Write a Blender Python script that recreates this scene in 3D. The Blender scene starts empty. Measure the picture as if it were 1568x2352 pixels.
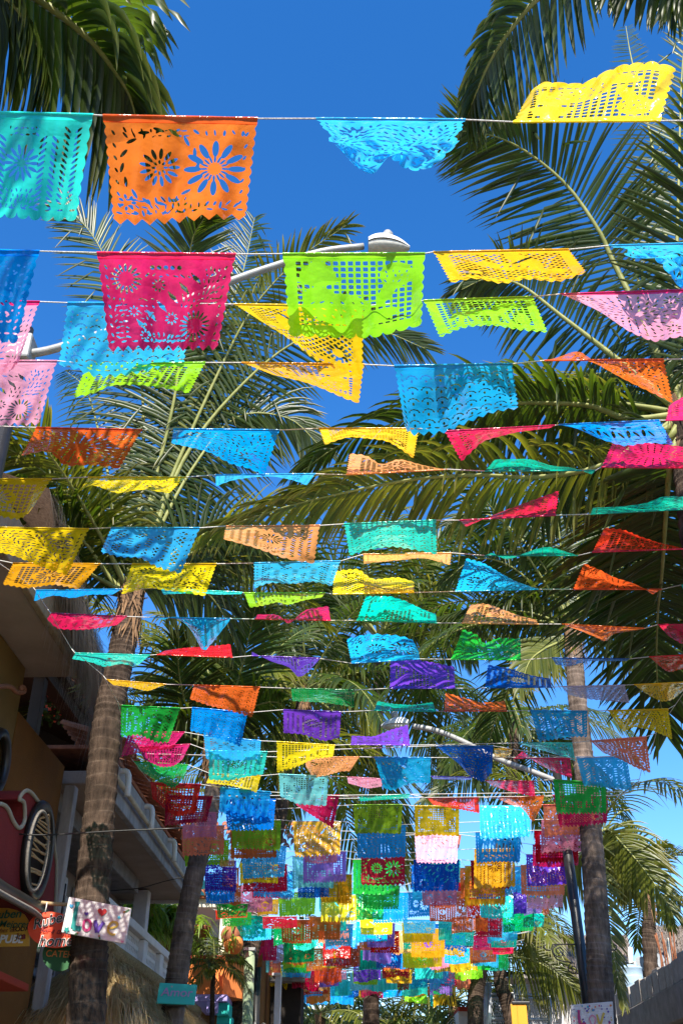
import bpy, math, random
import numpy as np
from mathutils import Vector
R = math.radians
sc = bpy.context.scene
COL = sc.collection

# ------------------------------------------------------------------ camera, sky, sun, exposure
PITCH, FPX = R(32.45), 2286.7
CAMZ = 1.6
cam = bpy.data.cameras.new('camera'); cam.lens = 35; cam.sensor_width = 36; cam.clip_end = 3000; cam.clip_start = .05
camo = bpy.data.objects.new('camera', cam); COL.objects.link(camo)
camo.location = (0, 0, CAMZ); camo.rotation_euler = (R(90) + PITCH, 0, 0); sc.camera = camo
SUN_EL, SUN_AZ = R(45), R(181)          # azimuth clockwise from +Y: straight behind the camera
world = bpy.data.worlds.new('World'); sc.world = world; world.use_nodes = True
wn = world.node_tree.nodes; wl = world.node_tree.links
bg = wn['Background']
sky = wn.new('ShaderNodeTexSky'); sky.sky_type = 'NISHITA'; sky.sun_disc = False
sky.sun_elevation = SUN_EL; sky.sun_rotation = SUN_AZ
sky.air_density = 1.0; sky.dust_density = 0.3; sky.ozone_density = 3.0
hs = wn.new('ShaderNodeHueSaturation'); hs.inputs['Saturation'].default_value = 1.34; hs.inputs['Hue'].default_value = .507; hs.inputs['Value'].default_value = 1.0
wl.new(sky.outputs[0], hs.inputs['Color']); wl.new(hs.outputs[0], bg.inputs['Color'])
bg.inputs['Strength'].default_value = 0.135
sun = bpy.data.lights.new('sun', 'SUN'); sun.energy = 5.0; sun.angle = R(.53); sun.color = (1, .94, .84)
suno = bpy.data.objects.new('sun', sun); COL.objects.link(suno)
SUNV = Vector((math.sin(SUN_AZ) * math.cos(SUN_EL), math.cos(SUN_AZ) * math.cos(SUN_EL), math.sin(SUN_EL)))
suno.rotation_euler = SUNV.to_track_quat('Z', 'Y').to_euler(); suno.location = SUNV * 40
sc.view_settings.view_transform = 'Standard'; sc.view_settings.look = 'None'
sc.view_settings.exposure = 1.12; sc.view_settings.gamma = 1.0
try:
    sc.cycles.transparent_max_bounces = 16; sc.cycles.max_bounces = 8; sc.cycles.transmission_bounces = 6
except Exception:
    pass

# ------------------------------------------------------------------ measuring rays of the photograph
CAM = np.array([0, 0, CAMZ]); FW = np.array([0, math.cos(PITCH), math.sin(PITCH)])
UP = np.array([0, -math.sin(PITCH), math.cos(PITCH)]); RT = np.array([1., 0, 0])
def ray(x, y): return FW + (x - 784) / FPX * RT + (1176 - y) / FPX * UP
def atZ(x, y, Z): return CAM + Z * ray(x, y)
def atY(x, y, Y):
    d = ray(x, y); return CAM + d * (Y / d[1])
DR = 0.0314                              # the street runs a little to the right of the camera's heading
def st(a, b, z):                         # along the street, across it, height -> world
    return np.array([b + DR * a, a - DR * b, z])
def atB(x, y, b):                        # onto a facade line b
    d = ray(x, y); t = b / (d[0] - DR * d[1]); return CAM + d * t
def atBs(x, y, b):                       # the same in street coordinates (a, b, z)
    p = atB(x, y, b); return (p[1] + DR * p[0], b, p[2])
rnd = random.Random(7)
nrs = np.random.RandomState(11)

# ------------------------------------------------------------------ object helpers
def tag(o, label=None, cat=None, group=None, kind=None):
    if label: o['label'] = label
    if cat: o['category'] = cat
    if group: o['group'] = group
    if kind: o['kind'] = kind
    return o
def link(name, me, parent=None):
    o = bpy.data.objects.new(name, me); COL.objects.link(o)
    if parent is not None: o.parent = parent; o.matrix_parent_inverse = parent.matrix_world.inverted() if False else o.matrix_parent_inverse
    return o
def thing(name, label, cat, group=None):
    o = bpy.data.objects.new(name, None); COL.objects.link(o); o.empty_display_size = .1
    return tag(o, label, cat, group)
def npmesh(name, V, polys, mats, smooth=False, attrs=None, uv=None):
    """polys: list of index arrays [n,k]"""
    me = bpy.data.meshes.new(name)
    V = np.asarray(V, dtype=np.float32).reshape(-1, 3)
    polys = [np.asarray(p, dtype=np.int32) for p in polys if len(p)]
    me.vertices.add(len(V)); me.vertices.foreach_set('co', V.ravel())
    tot = np.concatenate([np.full(len(p), p.shape[1], dtype=np.int32) for p in polys])
    idx = np.concatenate([p.ravel() for p in polys])
    me.loops.add(len(idx)); me.loops.foreach_set('vertex_index', idx)
    me.polygons.add(len(tot))
    me.polygons.foreach_set('loop_start', np.concatenate([[0], np.cumsum(tot)[:-1]]).astype(np.int32))
    me.polygons.foreach_set('loop_total', tot)
    if smooth: me.polygons.foreach_set('use_smooth', np.ones(len(tot), dtype=bool))
    me.update(calc_edges=True)
    for k, v in (attrs or {}).items():
        a = me.attributes.new(k, 'FLOAT', 'POINT'); a.data.foreach_set('value', np.asarray(v, dtype=np.float32).ravel())
    if uv is not None:
        l = me.uv_layers.new(name='UVMap'); l.data.foreach_set('uv', np.asarray(uv, dtype=np.float32)[idx].ravel())
    for m in (mats if isinstance(mats, (list, tuple)) else [mats]): me.materials.append(m)
    return me
class MB:
    def __init__(s): s.v = []; s.f = []
    def poly(s, pts):
        n = len(s.v); s.v += [tuple(p) for p in pts]; s.f.append(list(range(n, n + len(pts))))
    def hexa(s, p):                      # 8 corners: bottom 4 ccw, top 4 ccw
        n = len(s.v); s.v += [tuple(q) for q in p]
        for q in ((3, 2, 1, 0), (4, 5, 6, 7), (0, 1, 5, 4), (1, 2, 6, 5), (2, 3, 7, 6), (3, 0, 4, 7)): s.f.append([n + i for i in q])
    def box(s, lo, hi, fn=None):
        a, b, c = lo; d, e, f = hi
        p = [(a, b, c), (d, b, c), (d, e, c), (a, e, c), (a, b, f), (d, b, f), (d, e, f), (a, e, f)]
        s.hexa([fn(*q) for q in p] if fn else p)
    def tube(s, pts, rad, n=8, cap=True):
        pts = [np.asarray(p, float) for p in pts]; k = len(pts)
        rads = rad if hasattr(rad, '__len__') else [rad] * k
        base = len(s.v); N = None
        for i in range(k):
            T = pts[min(i + 1, k - 1)] - pts[max(i - 1, 0)]; T = T / (np.linalg.norm(T) + 1e-9)
            if N is None:
                N = np.cross(T, [0, 0, 1.]);
                if np.linalg.norm(N) < .1: N = np.cross(T, [1., 0, 0])
            N = N - T * N.dot(T); N /= np.linalg.norm(N) + 1e-9; B = np.cross(T, N)
            for j in range(n):
                a = 2 * math.pi * j / n
                s.v.append(tuple(pts[i] + rads[i] * (math.cos(a) * N + math.sin(a) * B)))
        for i in range(k - 1):
            for j in range(n):
                a, b = base + i * n + j, base + i * n + (j + 1) % n
                s.f.append([a, b, b + n, a + n])
        if cap:
            s.f.append([base + j for j in range(n)][::-1]); s.f.append([base + (k - 1) * n + j for j in range(n)])
    def lathe(s, prof, M, n=20):         # prof list (r, z) ; M(p)->world
        base = len(s.v)
        for r, z in prof:
            for j in range(n):
                a = 2 * math.pi * j / n; s.v.append(tuple(M(r * math.cos(a), r * math.sin(a), z)))
        for i in range(len(prof) - 1):
            for j in range(n):
                a, b = base + i * n + j, base + i * n + (j + 1) % n; s.f.append([a, b, b + n, a + n])
        s.f.append([base + j for j in range(n)][::-1]); s.f.append([base + (len(prof) - 1) * n + j for j in range(n)])
    def build(s, name, mat, parent=None, smooth=False, bevel=0):
        me = bpy.data.meshes.new(name); me.from_pydata(s.v, [], s.f); me.update()
        me.materials.append(mat)
        if smooth:
            me.polygons.foreach_set('use_smooth', [len(p.vertices) <= 4 for p in me.polygons])
        o = link(name, me, parent)
        if bevel:
            m = o.modifiers.new('bevel', 'BEVEL'); m.width = bevel; m.segments = 2; m.limit_method = 'ANGLE'
        return o
def bx(name, lo, hi, mat, parent=None, bevel=0.01, street=True):
    m = MB(); m.box(lo, hi, (lambda a, b, z: st(b, a, z)) if street else None)   # lo/hi = (across, along, z)
    return m.build(name, mat, parent, bevel=bevel)
def struct(o): o['kind'] = 'structure'; return o

# ------------------------------------------------------------------ materials
def newmat(name):
    m = bpy.data.materials.new(name); m.use_nodes = True
    return m, m.node_tree.nodes, m.node_tree.links, m.node_tree.nodes['Principled BSDF']
def rough(name, col, col2=None, scale=6, rough_=.8, bump=.3, bscale=40, detail=6, metallic=0, spec=.3, streak=None):
    m, n, l, p = newmat(name)
    p.inputs['Roughness'].default_value = rough_; p.inputs['Metallic'].default_value = metallic
    p.inputs['Specular IOR Level'].default_value = spec
    tc = n.new('ShaderNodeTexCoord'); mp = n.new('ShaderNodeMapping'); l.new(tc.outputs['Object'], mp.inputs[0])
    if streak: mp.inputs['Scale'].default_value = streak
    nz = n.new('ShaderNodeTexNoise'); nz.inputs['Scale'].default_value = scale; nz.inputs['Detail'].default_value = detail
    nz.inputs['Roughness'].default_value = .65
    l.new(mp.outputs[0], nz.inputs['Vector'])
    cr = n.new('ShaderNodeValToRGB'); cr.color_ramp.elements[0].position = .32; cr.color_ramp.elements[1].position = .7
    c2 = col2 or tuple(c * .72 for c in col)
    cr.color_ramp.elements[0].color = (*c2, 1); cr.color_ramp.elements[1].color = (*col, 1)
    l.new(nz.outputs[0], cr.inputs[0]); l.new(cr.outputs[0], p.inputs['Base Color'])
    if bump:
        b = n.new('ShaderNodeBump'); b.inputs['Strength'].default_value = bump; b.inputs['Distance'].default_value = .01
        n2 = n.new('ShaderNodeTexNoise'); n2.inputs['Scale'].default_value = bscale; n2.inputs['Detail'].default_value = 5
        l.new(mp.outputs[0], n2.inputs['Vector']); l.new(n2.outputs[0], b.inputs['Height']); l.new(b.outputs[0], p.inputs['Normal'])
    return m
def plastic(name, col):
    """thin shiny translucent sheet"""
    m, n, l, p = newmat(name)
    out = n['Material Output']
    oi = n.new('ShaderNodeObjectInfo'); hsv = n.new('ShaderNodeHueSaturation')
    mr = n.new('ShaderNodeMapRange'); mr.inputs['To Min'].default_value = .486; mr.inputs['To Max'].default_value = .512
    l.new(oi.outputs['Random'], mr.inputs[0]); l.new(mr.outputs[0], hsv.inputs['Hue'])
    mv = n.new('ShaderNodeMapRange'); mv.inputs['To Min'].default_value = .95; mv.inputs['To Max'].default_value = 1.25
    l.new(oi.outputs['Random'], mv.inputs[0]); l.new(mv.outputs[0], hsv.inputs['Value'])
    hsv.inputs['Color'].default_value = (*col, 1)
    l.new(hsv.outputs[0], p.inputs['Base Color']); p.inputs['Roughness'].default_value = .17
    p.inputs['Specular IOR Level'].default_value = .6
    tc = n.new('ShaderNodeTexCoord'); nz = n.new('ShaderNodeTexNoise'); nz.inputs['Scale'].default_value = 11; nz.inputs['Detail'].default_value = 3
    l.new(tc.outputs['Object'], nz.inputs['Vector'])
    b = n.new('ShaderNodeBump'); b.inputs['Strength'].default_value = .5; b.inputs['Distance'].default_value = .022
    l.new(nz.outputs[0], b.inputs['Height'])
    dn = n.new('ShaderNodeTexNoise'); dn.inputs['Scale'].default_value = 3; l.new(tc.outputs['Object'], dn.inputs['Vector'])
    va = n.new('ShaderNodeVectorMath'); va.operation = 'MULTIPLY_ADD'; va.inputs[1].default_value = (.35, .35, .35); l.new(dn.outputs['Color'], va.inputs[0]); l.new(tc.outputs['Object'], va.inputs[2])
    ad = n.new('ShaderNodeVectorMath'); ad.operation = 'ADD'; cb = n.new('ShaderNodeCombineXYZ'); ml_ = n.new('ShaderNodeMath'); ml_.operation = 'MULTIPLY'; ml_.inputs[1].default_value = 40; l.new(oi.outputs['Random'], ml_.inputs[0])
    l.new(ml_.outputs[0], cb.inputs[0]); l.new(va.outputs[0], ad.inputs[0]); l.new(cb.outputs[0], ad.inputs[1])
    vo = n.new('ShaderNodeTexVoronoi'); vo.inputs['Scale'].default_value = 7.5; l.new(ad.outputs[0], vo.inputs['Vector'])
    b2 = n.new('ShaderNodeBump'); b2.inputs['Strength'].default_value = .5; b2.inputs['Distance'].default_value = .03; l.new(vo.outputs['Distance'], b2.inputs['Height']); l.new(b.outputs[0], b2.inputs['Normal'])
    l.new(b2.outputs[0], p.inputs['Normal'])
    tr = n.new('ShaderNodeBsdfTranslucent'); l.new(hsv.outputs[0], tr.inputs[0]); l.new(b2.outputs[0], tr.inputs['Normal'])
    mx = n.new('ShaderNodeMixShader'); mx.inputs[0].default_value = .40
    l.new(p.outputs[0], mx.inputs[1]); l.new(tr.outputs[0], mx.inputs[2])
    tp = n.new('ShaderNodeBsdfTransparent'); tp.inputs[0].default_value = (*[min(1, c * 1.1 + .05) for c in col], 1)
    m2 = n.new('ShaderNodeMixShader'); m2.inputs[0].default_value = .09
    l.new(mx.outputs[0], m2.inputs[1]); l.new(tp.outputs[0], m2.inputs[2]); l.new(m2.outputs[0], out.inputs[0])
    return m
def leafmat(name, dark, lite, tip, trans):
    m, n, l, p = newmat(name); out = n['Material Output']
    ge = n.new('ShaderNodeNewGeometry'); cr = n.new('ShaderNodeValToRGB')
    cr.color_ramp.elements[0].color = (*dark, 1); cr.color_ramp.elements[1].color = (*lite, 1)
    l.new(ge.outputs['Random Per Island'], cr.inputs[0])
    at = n.new('ShaderNodeAttribute'); at.attribute_name = 'q'
    mp = n.new('ShaderNodeMapRange'); mp.inputs['From Min'].default_value = .55; mp.inputs['From Max'].default_value = 1.1; mp.inputs['To Max'].default_value = .7
    l.new(at.outputs['Fac'], mp.inputs[0])
    mx = n.new('ShaderNodeMix'); mx.data_type = 'RGBA'; l.new(mp.outputs[0], mx.inputs[0]); l.new(cr.outputs[0], mx.inputs[6])
    mx.inputs[7].default_value = (*tip, 1)
    l.new(mx.outputs[2], p.inputs['Base Color']); p.inputs['Roughness'].default_value = .38; p.inputs['Specular IOR Level'].default_value = .42
    tr = n.new('ShaderNodeBsdfTranslucent'); ml = n.new('ShaderNodeMix'); ml.data_type = 'RGBA'; ml.blend_type = 'MULTIPLY'; ml.inputs[0].default_value = 1
    l.new(mx.outputs[2], ml.inputs[6]); ml.inputs[7].default_value = (*trans, 1); l.new(ml.outputs[2], tr.inputs[0])
    ms = n.new('ShaderNodeMixShader'); ms.inputs[0].default_value = .4
    l.new(p.outputs[0], ms.inputs[1]); l.new(tr.outputs[0], ms.inputs[2]); l.new(ms.outputs[0], out.inputs[0])
    return m
def trunkmat(name, c_lo, c_hi, c_scar):
    m, n, l, p = newmat(name); p.inputs['Roughness'].default_value = .9; p.inputs['Specular IOR Level'].default_value = .15
    at = n.new('ShaderNodeAttribute'); at.attribute_name = 'ring'
    tc = n.new('ShaderNodeTexCoord'); mp = n.new('ShaderNodeMapping'); mp.inputs['Scale'].default_value = (1, 1, .18); l.new(tc.outputs['Object'], mp.inputs[0])
    nz = n.new('ShaderNodeTexNoise'); nz.inputs['Scale'].default_value = 26; nz.inputs['Detail'].default_value = 7; nz.inputs['Roughness'].default_value = .7
    l.new(mp.outputs[0], nz.inputs['Vector'])
    cr = n.new('ShaderNodeValToRGB'); cr.color_ramp.elements[0].position = .3; cr.color_ramp.elements[1].position = .72
    cr.color_ramp.elements[0].color = (*c_lo, 1); cr.color_ramp.elements[1].color = (*c_hi, 1); l.new(nz.outputs[0], cr.inputs[0])
    rr = n.new('ShaderNodeValToRGB'); e = rr.color_ramp.elements
    e[0].position = 0; e[0].color = (.35, .35, .35, 1); e[1].position = 1; e[1].color = (0, 0, 0, 1)
    a = rr.color_ramp.elements.new(.12); a.color = (0, 0, 0, 1); b_ = rr.color_ramp.elements.new(.82); b_.color = (.0, .0, .0, 1); c_ = rr.color_ramp.elements.new(.93); c_.color = (.75, .75, .75, 1)
    l.new(at.outputs['Fac'], rr.inputs[0])
    n3 = n.new('ShaderNodeTexNoise'); n3.inputs['Scale'].default_value = 7; n3.inputs['Detail'].default_value = 4; l.new(tc.outputs['Object'], n3.inputs['Vector'])
    r3 = n.new('ShaderNodeMapRange'); r3.inputs['From Min'].default_value = .38; r3.inputs['From Max'].default_value = .66; l.new(n3.outputs[0], r3.inputs[0])
    mu = n.new('ShaderNodeMath'); mu.operation = 'MULTIPLY'; l.new(rr.outputs[0], mu.inputs[0]); l.new(r3.outputs[0], mu.inputs[1])
    mx = n.new('ShaderNodeMix'); mx.data_type = 'RGBA'; l.new(mu.outputs[0], mx.inputs[0]); l.new(cr.outputs[0], mx.inputs[6]); mx.inputs[7].default_value = (*c_scar, 1)
    n4 = n.new('ShaderNodeTexNoise'); n4.inputs['Scale'].default_value = 4.5; n4.inputs['Detail'].default_value = 5; l.new(tc.outputs['Object'], n4.inputs['Vector'])
    r4 = n.new('ShaderNodeMapRange'); r4.inputs['From Min'].default_value = .35; r4.inputs['From Max'].default_value = .65; r4.inputs['To Min'].default_value = .5; r4.inputs['To Max'].default_value = 1.25; l.new(n4.outputs[0], r4.inputs[0])
    m4 = n.new('ShaderNodeMix'); m4.data_type = 'RGBA'; m4.blend_type = 'MULTIPLY'; m4.inputs[0].default_value = 1; l.new(mx.outputs[2], m4.inputs[6]); l.new(r4.outputs[0], m4.inputs[7])
    l.new(m4.outputs[2], p.inputs['Base Color'])
    b = n.new('ShaderNodeBump'); b.inputs['Strength'].default_value = 1.0; b.inputs['Distance'].default_value = .022
    l.new(nz.outputs[0], b.inputs['Height']); l.new(b.outputs[0], p.inputs['Normal'])
    return m
M = {}
M['leaf'] = leafmat('palm_leaf', (.018, .034, .005), (.055, .085, .010), (.11, .10, .025), (2.2, 2.3, .8))
M['leaf_yellow'] = leafmat('palm_leaf_yellow_lit', (.055, .075, .006), (.15, .16, .018), (.24, .18, .05), (1.9, 1.8, .7))  # yellower leaf; also puts sunlight into the colour of lit fronds
M['rib'] = rough('palm_rib', (.27, .27, .085), (.15, .165, .035), 9, .55, .1)
M['sheath'] = rough('palm_sheath', (.30, .17, .085), (.11, .06, .03), 14, .9, .9, 60, streak=(1, 1, .3))
M['trunk'] = trunkmat('palm_trunk_shaded', (.022, .014, .010), (.115, .078, .055), (.24, .18, .13))  # brown darkened to put the fronds' shade into the trunk
M['trunk_grey_lit'] = trunkmat('palm_trunk_grey_lit', (.10, .074, .058), (.25, .185, .145), (.36, .29, .235))  # paler trunk; sunlight on the leaning palm is put into this colour
M['cord'] = rough('white_cord', (.72, .70, .66), (.5, .48, .44), 80, .8, .5, 300)
M['steel'] = rough('grey_painted_steel', (.33, .33, .32), (.24, .24, .23), 12, .45, .1, spec=.5)
M['white_enamel'] = rough('white_enamel', (.72, .72, .70), (.6, .6, .58), 8, .4, .05)
M['black_iron'] = rough('black_iron', (.012, .012, .012), (.02, .018, .016), 10, .35, .1, spec=.5)
M['glass_lamp'] = rough('lamp_glass', (.55, .54, .48), (.4, .39, .34), 30, .25, .2)
M['stucco_yellow'] = rough('yellow_stucco', (.20, .115, .03), (.15, .09, .022), 3, .9, .4, 60)  # yellow, ochre and pink albedos lowered to put shade into the walls
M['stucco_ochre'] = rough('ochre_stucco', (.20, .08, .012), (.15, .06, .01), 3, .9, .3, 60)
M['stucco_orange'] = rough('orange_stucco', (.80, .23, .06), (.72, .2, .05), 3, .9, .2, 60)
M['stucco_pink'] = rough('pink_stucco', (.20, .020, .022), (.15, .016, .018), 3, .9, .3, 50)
M['stucco_teal'] = rough('teal_stucco', (.03, .48, .42), (.03, .42, .37), 3, .85, .2, 60)
M['stucco_purple'] = rough('lavender_stucco', (.38, .31, .62), (.33, .27, .55), 3, .9, .2, 60)
M['stucco_red'] = rough('red_stucco', (.42, .045, .02), (.35, .04, .02), 3, .85, .2, 60)
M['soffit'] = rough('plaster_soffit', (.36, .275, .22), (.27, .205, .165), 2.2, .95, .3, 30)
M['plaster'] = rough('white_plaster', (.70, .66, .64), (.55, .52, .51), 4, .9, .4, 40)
M['cream'] = rough('cream_plaster', (.78, .72, .58), (.7, .64, .5), 3, .9, .2, 40)
M['concrete'] = rough('concrete', (.30, .27, .245), (.17, .15, .135), 5, .95, .6, 45)
M['block'] = rough('concrete_block', (.46, .41, .36), (.30, .26, .23), 8, .95, .8, 70)
M['tile'] = rough('terracotta_tile', (.42, .14, .065), (.22, .075, .04), 9, .85, .4, 50)
M['wood_dark'] = rough('dark_wood', (.05, .03, .02), (.03, .018, .012), 8, .7, .4, 60, streak=(1, 1, .2))
M['wood_brown'] = rough('weathered_wood', (.30, .22, .14), (.18, .13, .08), 8, .85, .5, 60, streak=(1, 1, .15))  # mid-brown wood, noise drawn out along the height
M['thatch'] = rough('thatch', (.40, .29, .14), (.15, .10, .045), 30, .95, 1.0, 90)
M['thatch_grey'] = rough('grey_thatch', (.33, .26, .20), (.16, .12, .09), 30, .95, 1.0, 90)
M['straw'] = leafmat('straw', (.34, .24, .10), (.68, .52, .28), (.6, .45, .22), (1.1, 1, .8))
M['straw_grey'] = leafmat('grey_straw', (.14, .11, .085), (.42, .35, .29), (.4, .33, .27), (1.0, 1, .9))
M['cobble'] = rough('cobblestone', (.25, .215, .175), (.15, .13, .105), 14, .9, .8, 20)
M['pave'] = rough('pavement_concrete', (.24, .22, .195), (.18, .165, .145), 4, .9, .4, 40)
M['board_white'] = rough('white_painted_board', (.72, .68, .66), (.52, .48, .46), 10, .7, .3, 90, streak=(1, 1, 9))
M['board_teal'] = rough('turquoise_painted_board', (.04, .55, .50), (.05, .46, .44), 10, .6, .2, 80)
M['pvc'] = rough('white_pvc', (.75, .73, .68), (.6, .57, .5), 6, .45, .1)
M['pipe_cream'] = rough('gutter_pipe', (.50, .42, .30), (.36, .29, .2), 7, .5, .2)
M['fascia_grey'] = rough('streaked_fascia', (.40, .375, .37), (.22, .205, .2), 5, .9, .5, 30, streak=(1, 1, .3))  # plaster toned down to grey, with noise streaks drawn out along the height
M['trim_grey'] = rough('grey_cream_trim', (.36, .33, .27), (.27, .25, .2), 6, .85, .2)
M['glass'] = rough('window_glass', (.03, .05, .07), (.02, .03, .045), 3, .08, 0, spec=.6)
M['deep_shade'] = rough('shade_dark', (.035, .028, .024), (.02, .016, .014), 3, .95, 0)  # near-black colour stands in for unlit rooms and deep shade on walls
M['rope'] = rough('rope_trim', (.26, .235, .20), (.13, .115, .10), 30, .9, .5, 120)
M['rattan'] = rough('rattan_cane', (.45, .33, .18), (.3, .2, .1), 20, .7, .4, 90)
M['tank'] = rough('blue_grey_tank', (.34, .45, .52), (.26, .36, .44), 4, .6, .2)
M['rust'] = rough('rusty_rebar', (.28, .11, .05), (.17, .06, .03), 30, .9, .4)
M['banner_yellow'] = rough('yellow_banner', (.66, .30, .02), (.6, .27, .02), 2, .55, .05)
M['galv'] = rough('galvanised_steel', (.42, .45, .47), (.33, .35, .37), 14, .4, .1, metallic=.4)
M['bush'] = leafmat('bush_leaf', (.07, .13, .012), (.20, .30, .03), (.24, .30, .05), (2, 2, 1))
def flat(name, c, r=.6):
    m, n, l, p = newmat(name); nz = n.new('ShaderNodeTexNoise'); nz.inputs['Scale'].default_value = 60
    cr = n.new('ShaderNodeValToRGB'); cr.color_ramp.elements[0].color = (*[v * .8 for v in c], 1); cr.color_ramp.elements[1].color = (*c, 1)
    l.new(nz.outputs[0], cr.inputs[0]); l.new(cr.outputs[0], p.inputs['Base Color']); p.inputs['Roughness'].default_value = r
    return m
PAINT = {k: flat('paint_' + k, c) for k, c in dict(
    teal=(.0, .22, .2), magenta=(.5, .03, .16), purple=(.1, .04, .32), yellow=(.62, .42, .06), red=(.5, .01, .012), blue=(.02, .22, .42),
    green=(.03, .12, .02), black=(.012, .012, .012), white=(.75, .74, .72), signyellow=(.6, .32, .03), signred=(.88, .075, .02),
    signgreen=(.015, .10, .025), darkgreen=(.01, .12, .07), lilac=(.5, .28, .62), pink=(.7, .25, .35), orange=(.7, .2, .03), cyan=(.05, .4, .55), brown=(.16, .05, .02), maroon=(.16, .01, .02)).items()}
# ------------------------------------------------------------------ palms
def unit(v): return v / (np.linalg.norm(v, axis=-1, keepdims=True) + 1e-9)
def spline(P, n):
    P = np.asarray(P, float)
    if len(P) == 2: return P[0] + (P[1] - P[0]) * np.linspace(0, 1, n)[:, None]
    Q = np.vstack([2 * P[0] - P[1], P, 2 * P[-1] - P[-2]]); out = []
    for t in np.linspace(0, len(P) - 1 - 1e-6, n):
        i = int(t); u = t - i; a, b, c, d = Q[i:i + 4]
        out.append(.5 * (2 * b + (c - a) * u + (2 * a - 5 * b + 4 * c - d) * u * u + (3 * b - a - 3 * c + d) * u ** 3))
    return np.array(out)
def frond(path, parent, L=.75, droop=.5, n=62, W=.04, r0=.022, seed=0, leaf='leaf', start=.16, fold=.25, seg=5, twist=0., lift=.2, rib='rib', nv=0.):
    rs = np.random.RandomState(seed)
    K = 26; C = spline(path, K); T = unit(np.gradient(C, axis=0))
    out = C[-1] - C[0]; out[2] = 0; out = out / (np.linalg.norm(out) + 1e-6)
    N = np.zeros_like(C); v = np.array([0, 0, 1.]) - .5 * out
    if nv: w_ = C[K // 2] - np.array([0, 0, 1.6]); v = (1 - nv) * v + nv * 1.2 * w_ / np.linalg.norm(w_)
    for i in range(K):
        v = v - T[i] * v.dot(T[i]); v /= np.linalg.norm(v) + 1e-9; N[i] = v
    if twist:
        a = twist * np.linspace(0, 1, K)[:, None]; N = N * np.cos(a) + np.cross(T, N) * np.sin(a)
    B = np.cross(T, N)
    # rachis
    ring = 6; rr = np.linspace(1, .12, K) * r0 * (1 + 1.3 * np.exp(-np.linspace(0, 1, K) * 11)); V = []
    for j in range(ring):
        a = 2 * math.pi * j / ring; V.append(C + (np.cos(a) * B * 1.25 + np.sin(a) * N * .8) * rr[:, None])
    V = np.stack(V, 1).reshape(-1, 3)
    q = [(i * ring + j, i * ring + (j + 1) % ring, (i + 1) * ring + (j + 1) % ring, (i + 1) * ring + j) for i in range(K - 1) for j in range(ring)]
    # leaflets
    t = np.repeat(np.linspace(start, .995, n), 2) + rs.uniform(-.004, .004, 2 * n); s = np.tile([-1., 1.], n)
    x = np.clip(t, 0, 1) * (K - 1); i0 = np.minimum(x.astype(int), K - 2); fr_ = (x - i0)[:, None]
    ip = lambda A: A[i0] * (1 - fr_) + A[i0 + 1] * fr_
    P, Tt, Nt, Bt = ip(C), unit(ip(T)), unit(ip(N)), unit(ip(B))
    tt = np.clip((t - start) / (1 - start), 0, 1)
    ang = np.radians(70 - 48 * tt ** 1.3 + rs.uniform(-6, 6, 2 * n))[:, None]
    lf = np.clip(.45 + 2.2 * tt, 0, 1) * (1 - .62 * np.clip(tt - .35, 0, 1) ** 1.3 / .57) * rs.uniform(.86, 1.06, 2 * n)
    lf = lf * np.where(rs.rand(2 * n) < .05, rs.uniform(.2, .6, 2 * n), 1); Ln = (L * lf)[:, None]; kink = np.where(rs.rand(2 * n) < .10, rs.uniform(.8, 2.2, 2 * n), 0)[:, None]
    d0 = unit(np.cos(ang) * Tt + np.sin(ang) * s[:, None] * Bt + (lift + rs.uniform(-.07, .07, 2 * n))[:, None] * Nt)
    dr = droop * rs.uniform(.7, 1.35, 2 * n)[:, None]
    prof = np.interp(np.linspace(0, 1, seg + 1), [0, .12, .35, .75, 1], [.45, .9, 1, .7, .04]) * W
    pos = P + Bt * s[:, None] * .001; rows = []; qv = []
    for k in range(seg + 1):
        u = k / seg
        d = unit(d0 + dr * np.array([0, 0, -1.]) * u ** 1.2 + kink * np.array([0, 0, -1.]) * (u > .45))
        if k: pos = pos + d * Ln / seg
        wd = unit(np.cross(d, Nt * 1.0 + .001)); nn = np.cross(wd, d)
        w = prof[k] * (.6 + .4 * lf)[:, None]
        rows.append(np.stack([pos - wd * w / 2 + nn * w * fold, pos, pos + wd * w / 2 + nn * w * fold], 1)); qv.append(np.full((2 * n, 3), u))
    G = np.stack(rows, 1); qa = np.stack(qv, 1)            # [leaf, seg+1, 3, 3]
    m = 2 * n; base = (np.arange(m) * (seg + 1) * 3)[:, None]
    loc = np.array([(k * 3 + c, k * 3 + c + 1, (k + 1) * 3 + c + 1, (k + 1) * 3 + c) for k in range(seg) for c in range(2)])
    F = (base[:, :, None] + loc[None]).reshape(-1, 4)
    o = link('frond', npmesh('frond', V, [q], M[rib], True), parent)
    link('leaves', npmesh('leaves', G.reshape(-1, 3), [F], M[leaf], False, {'q': qa.reshape(-1)}), o)
    return o
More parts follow.
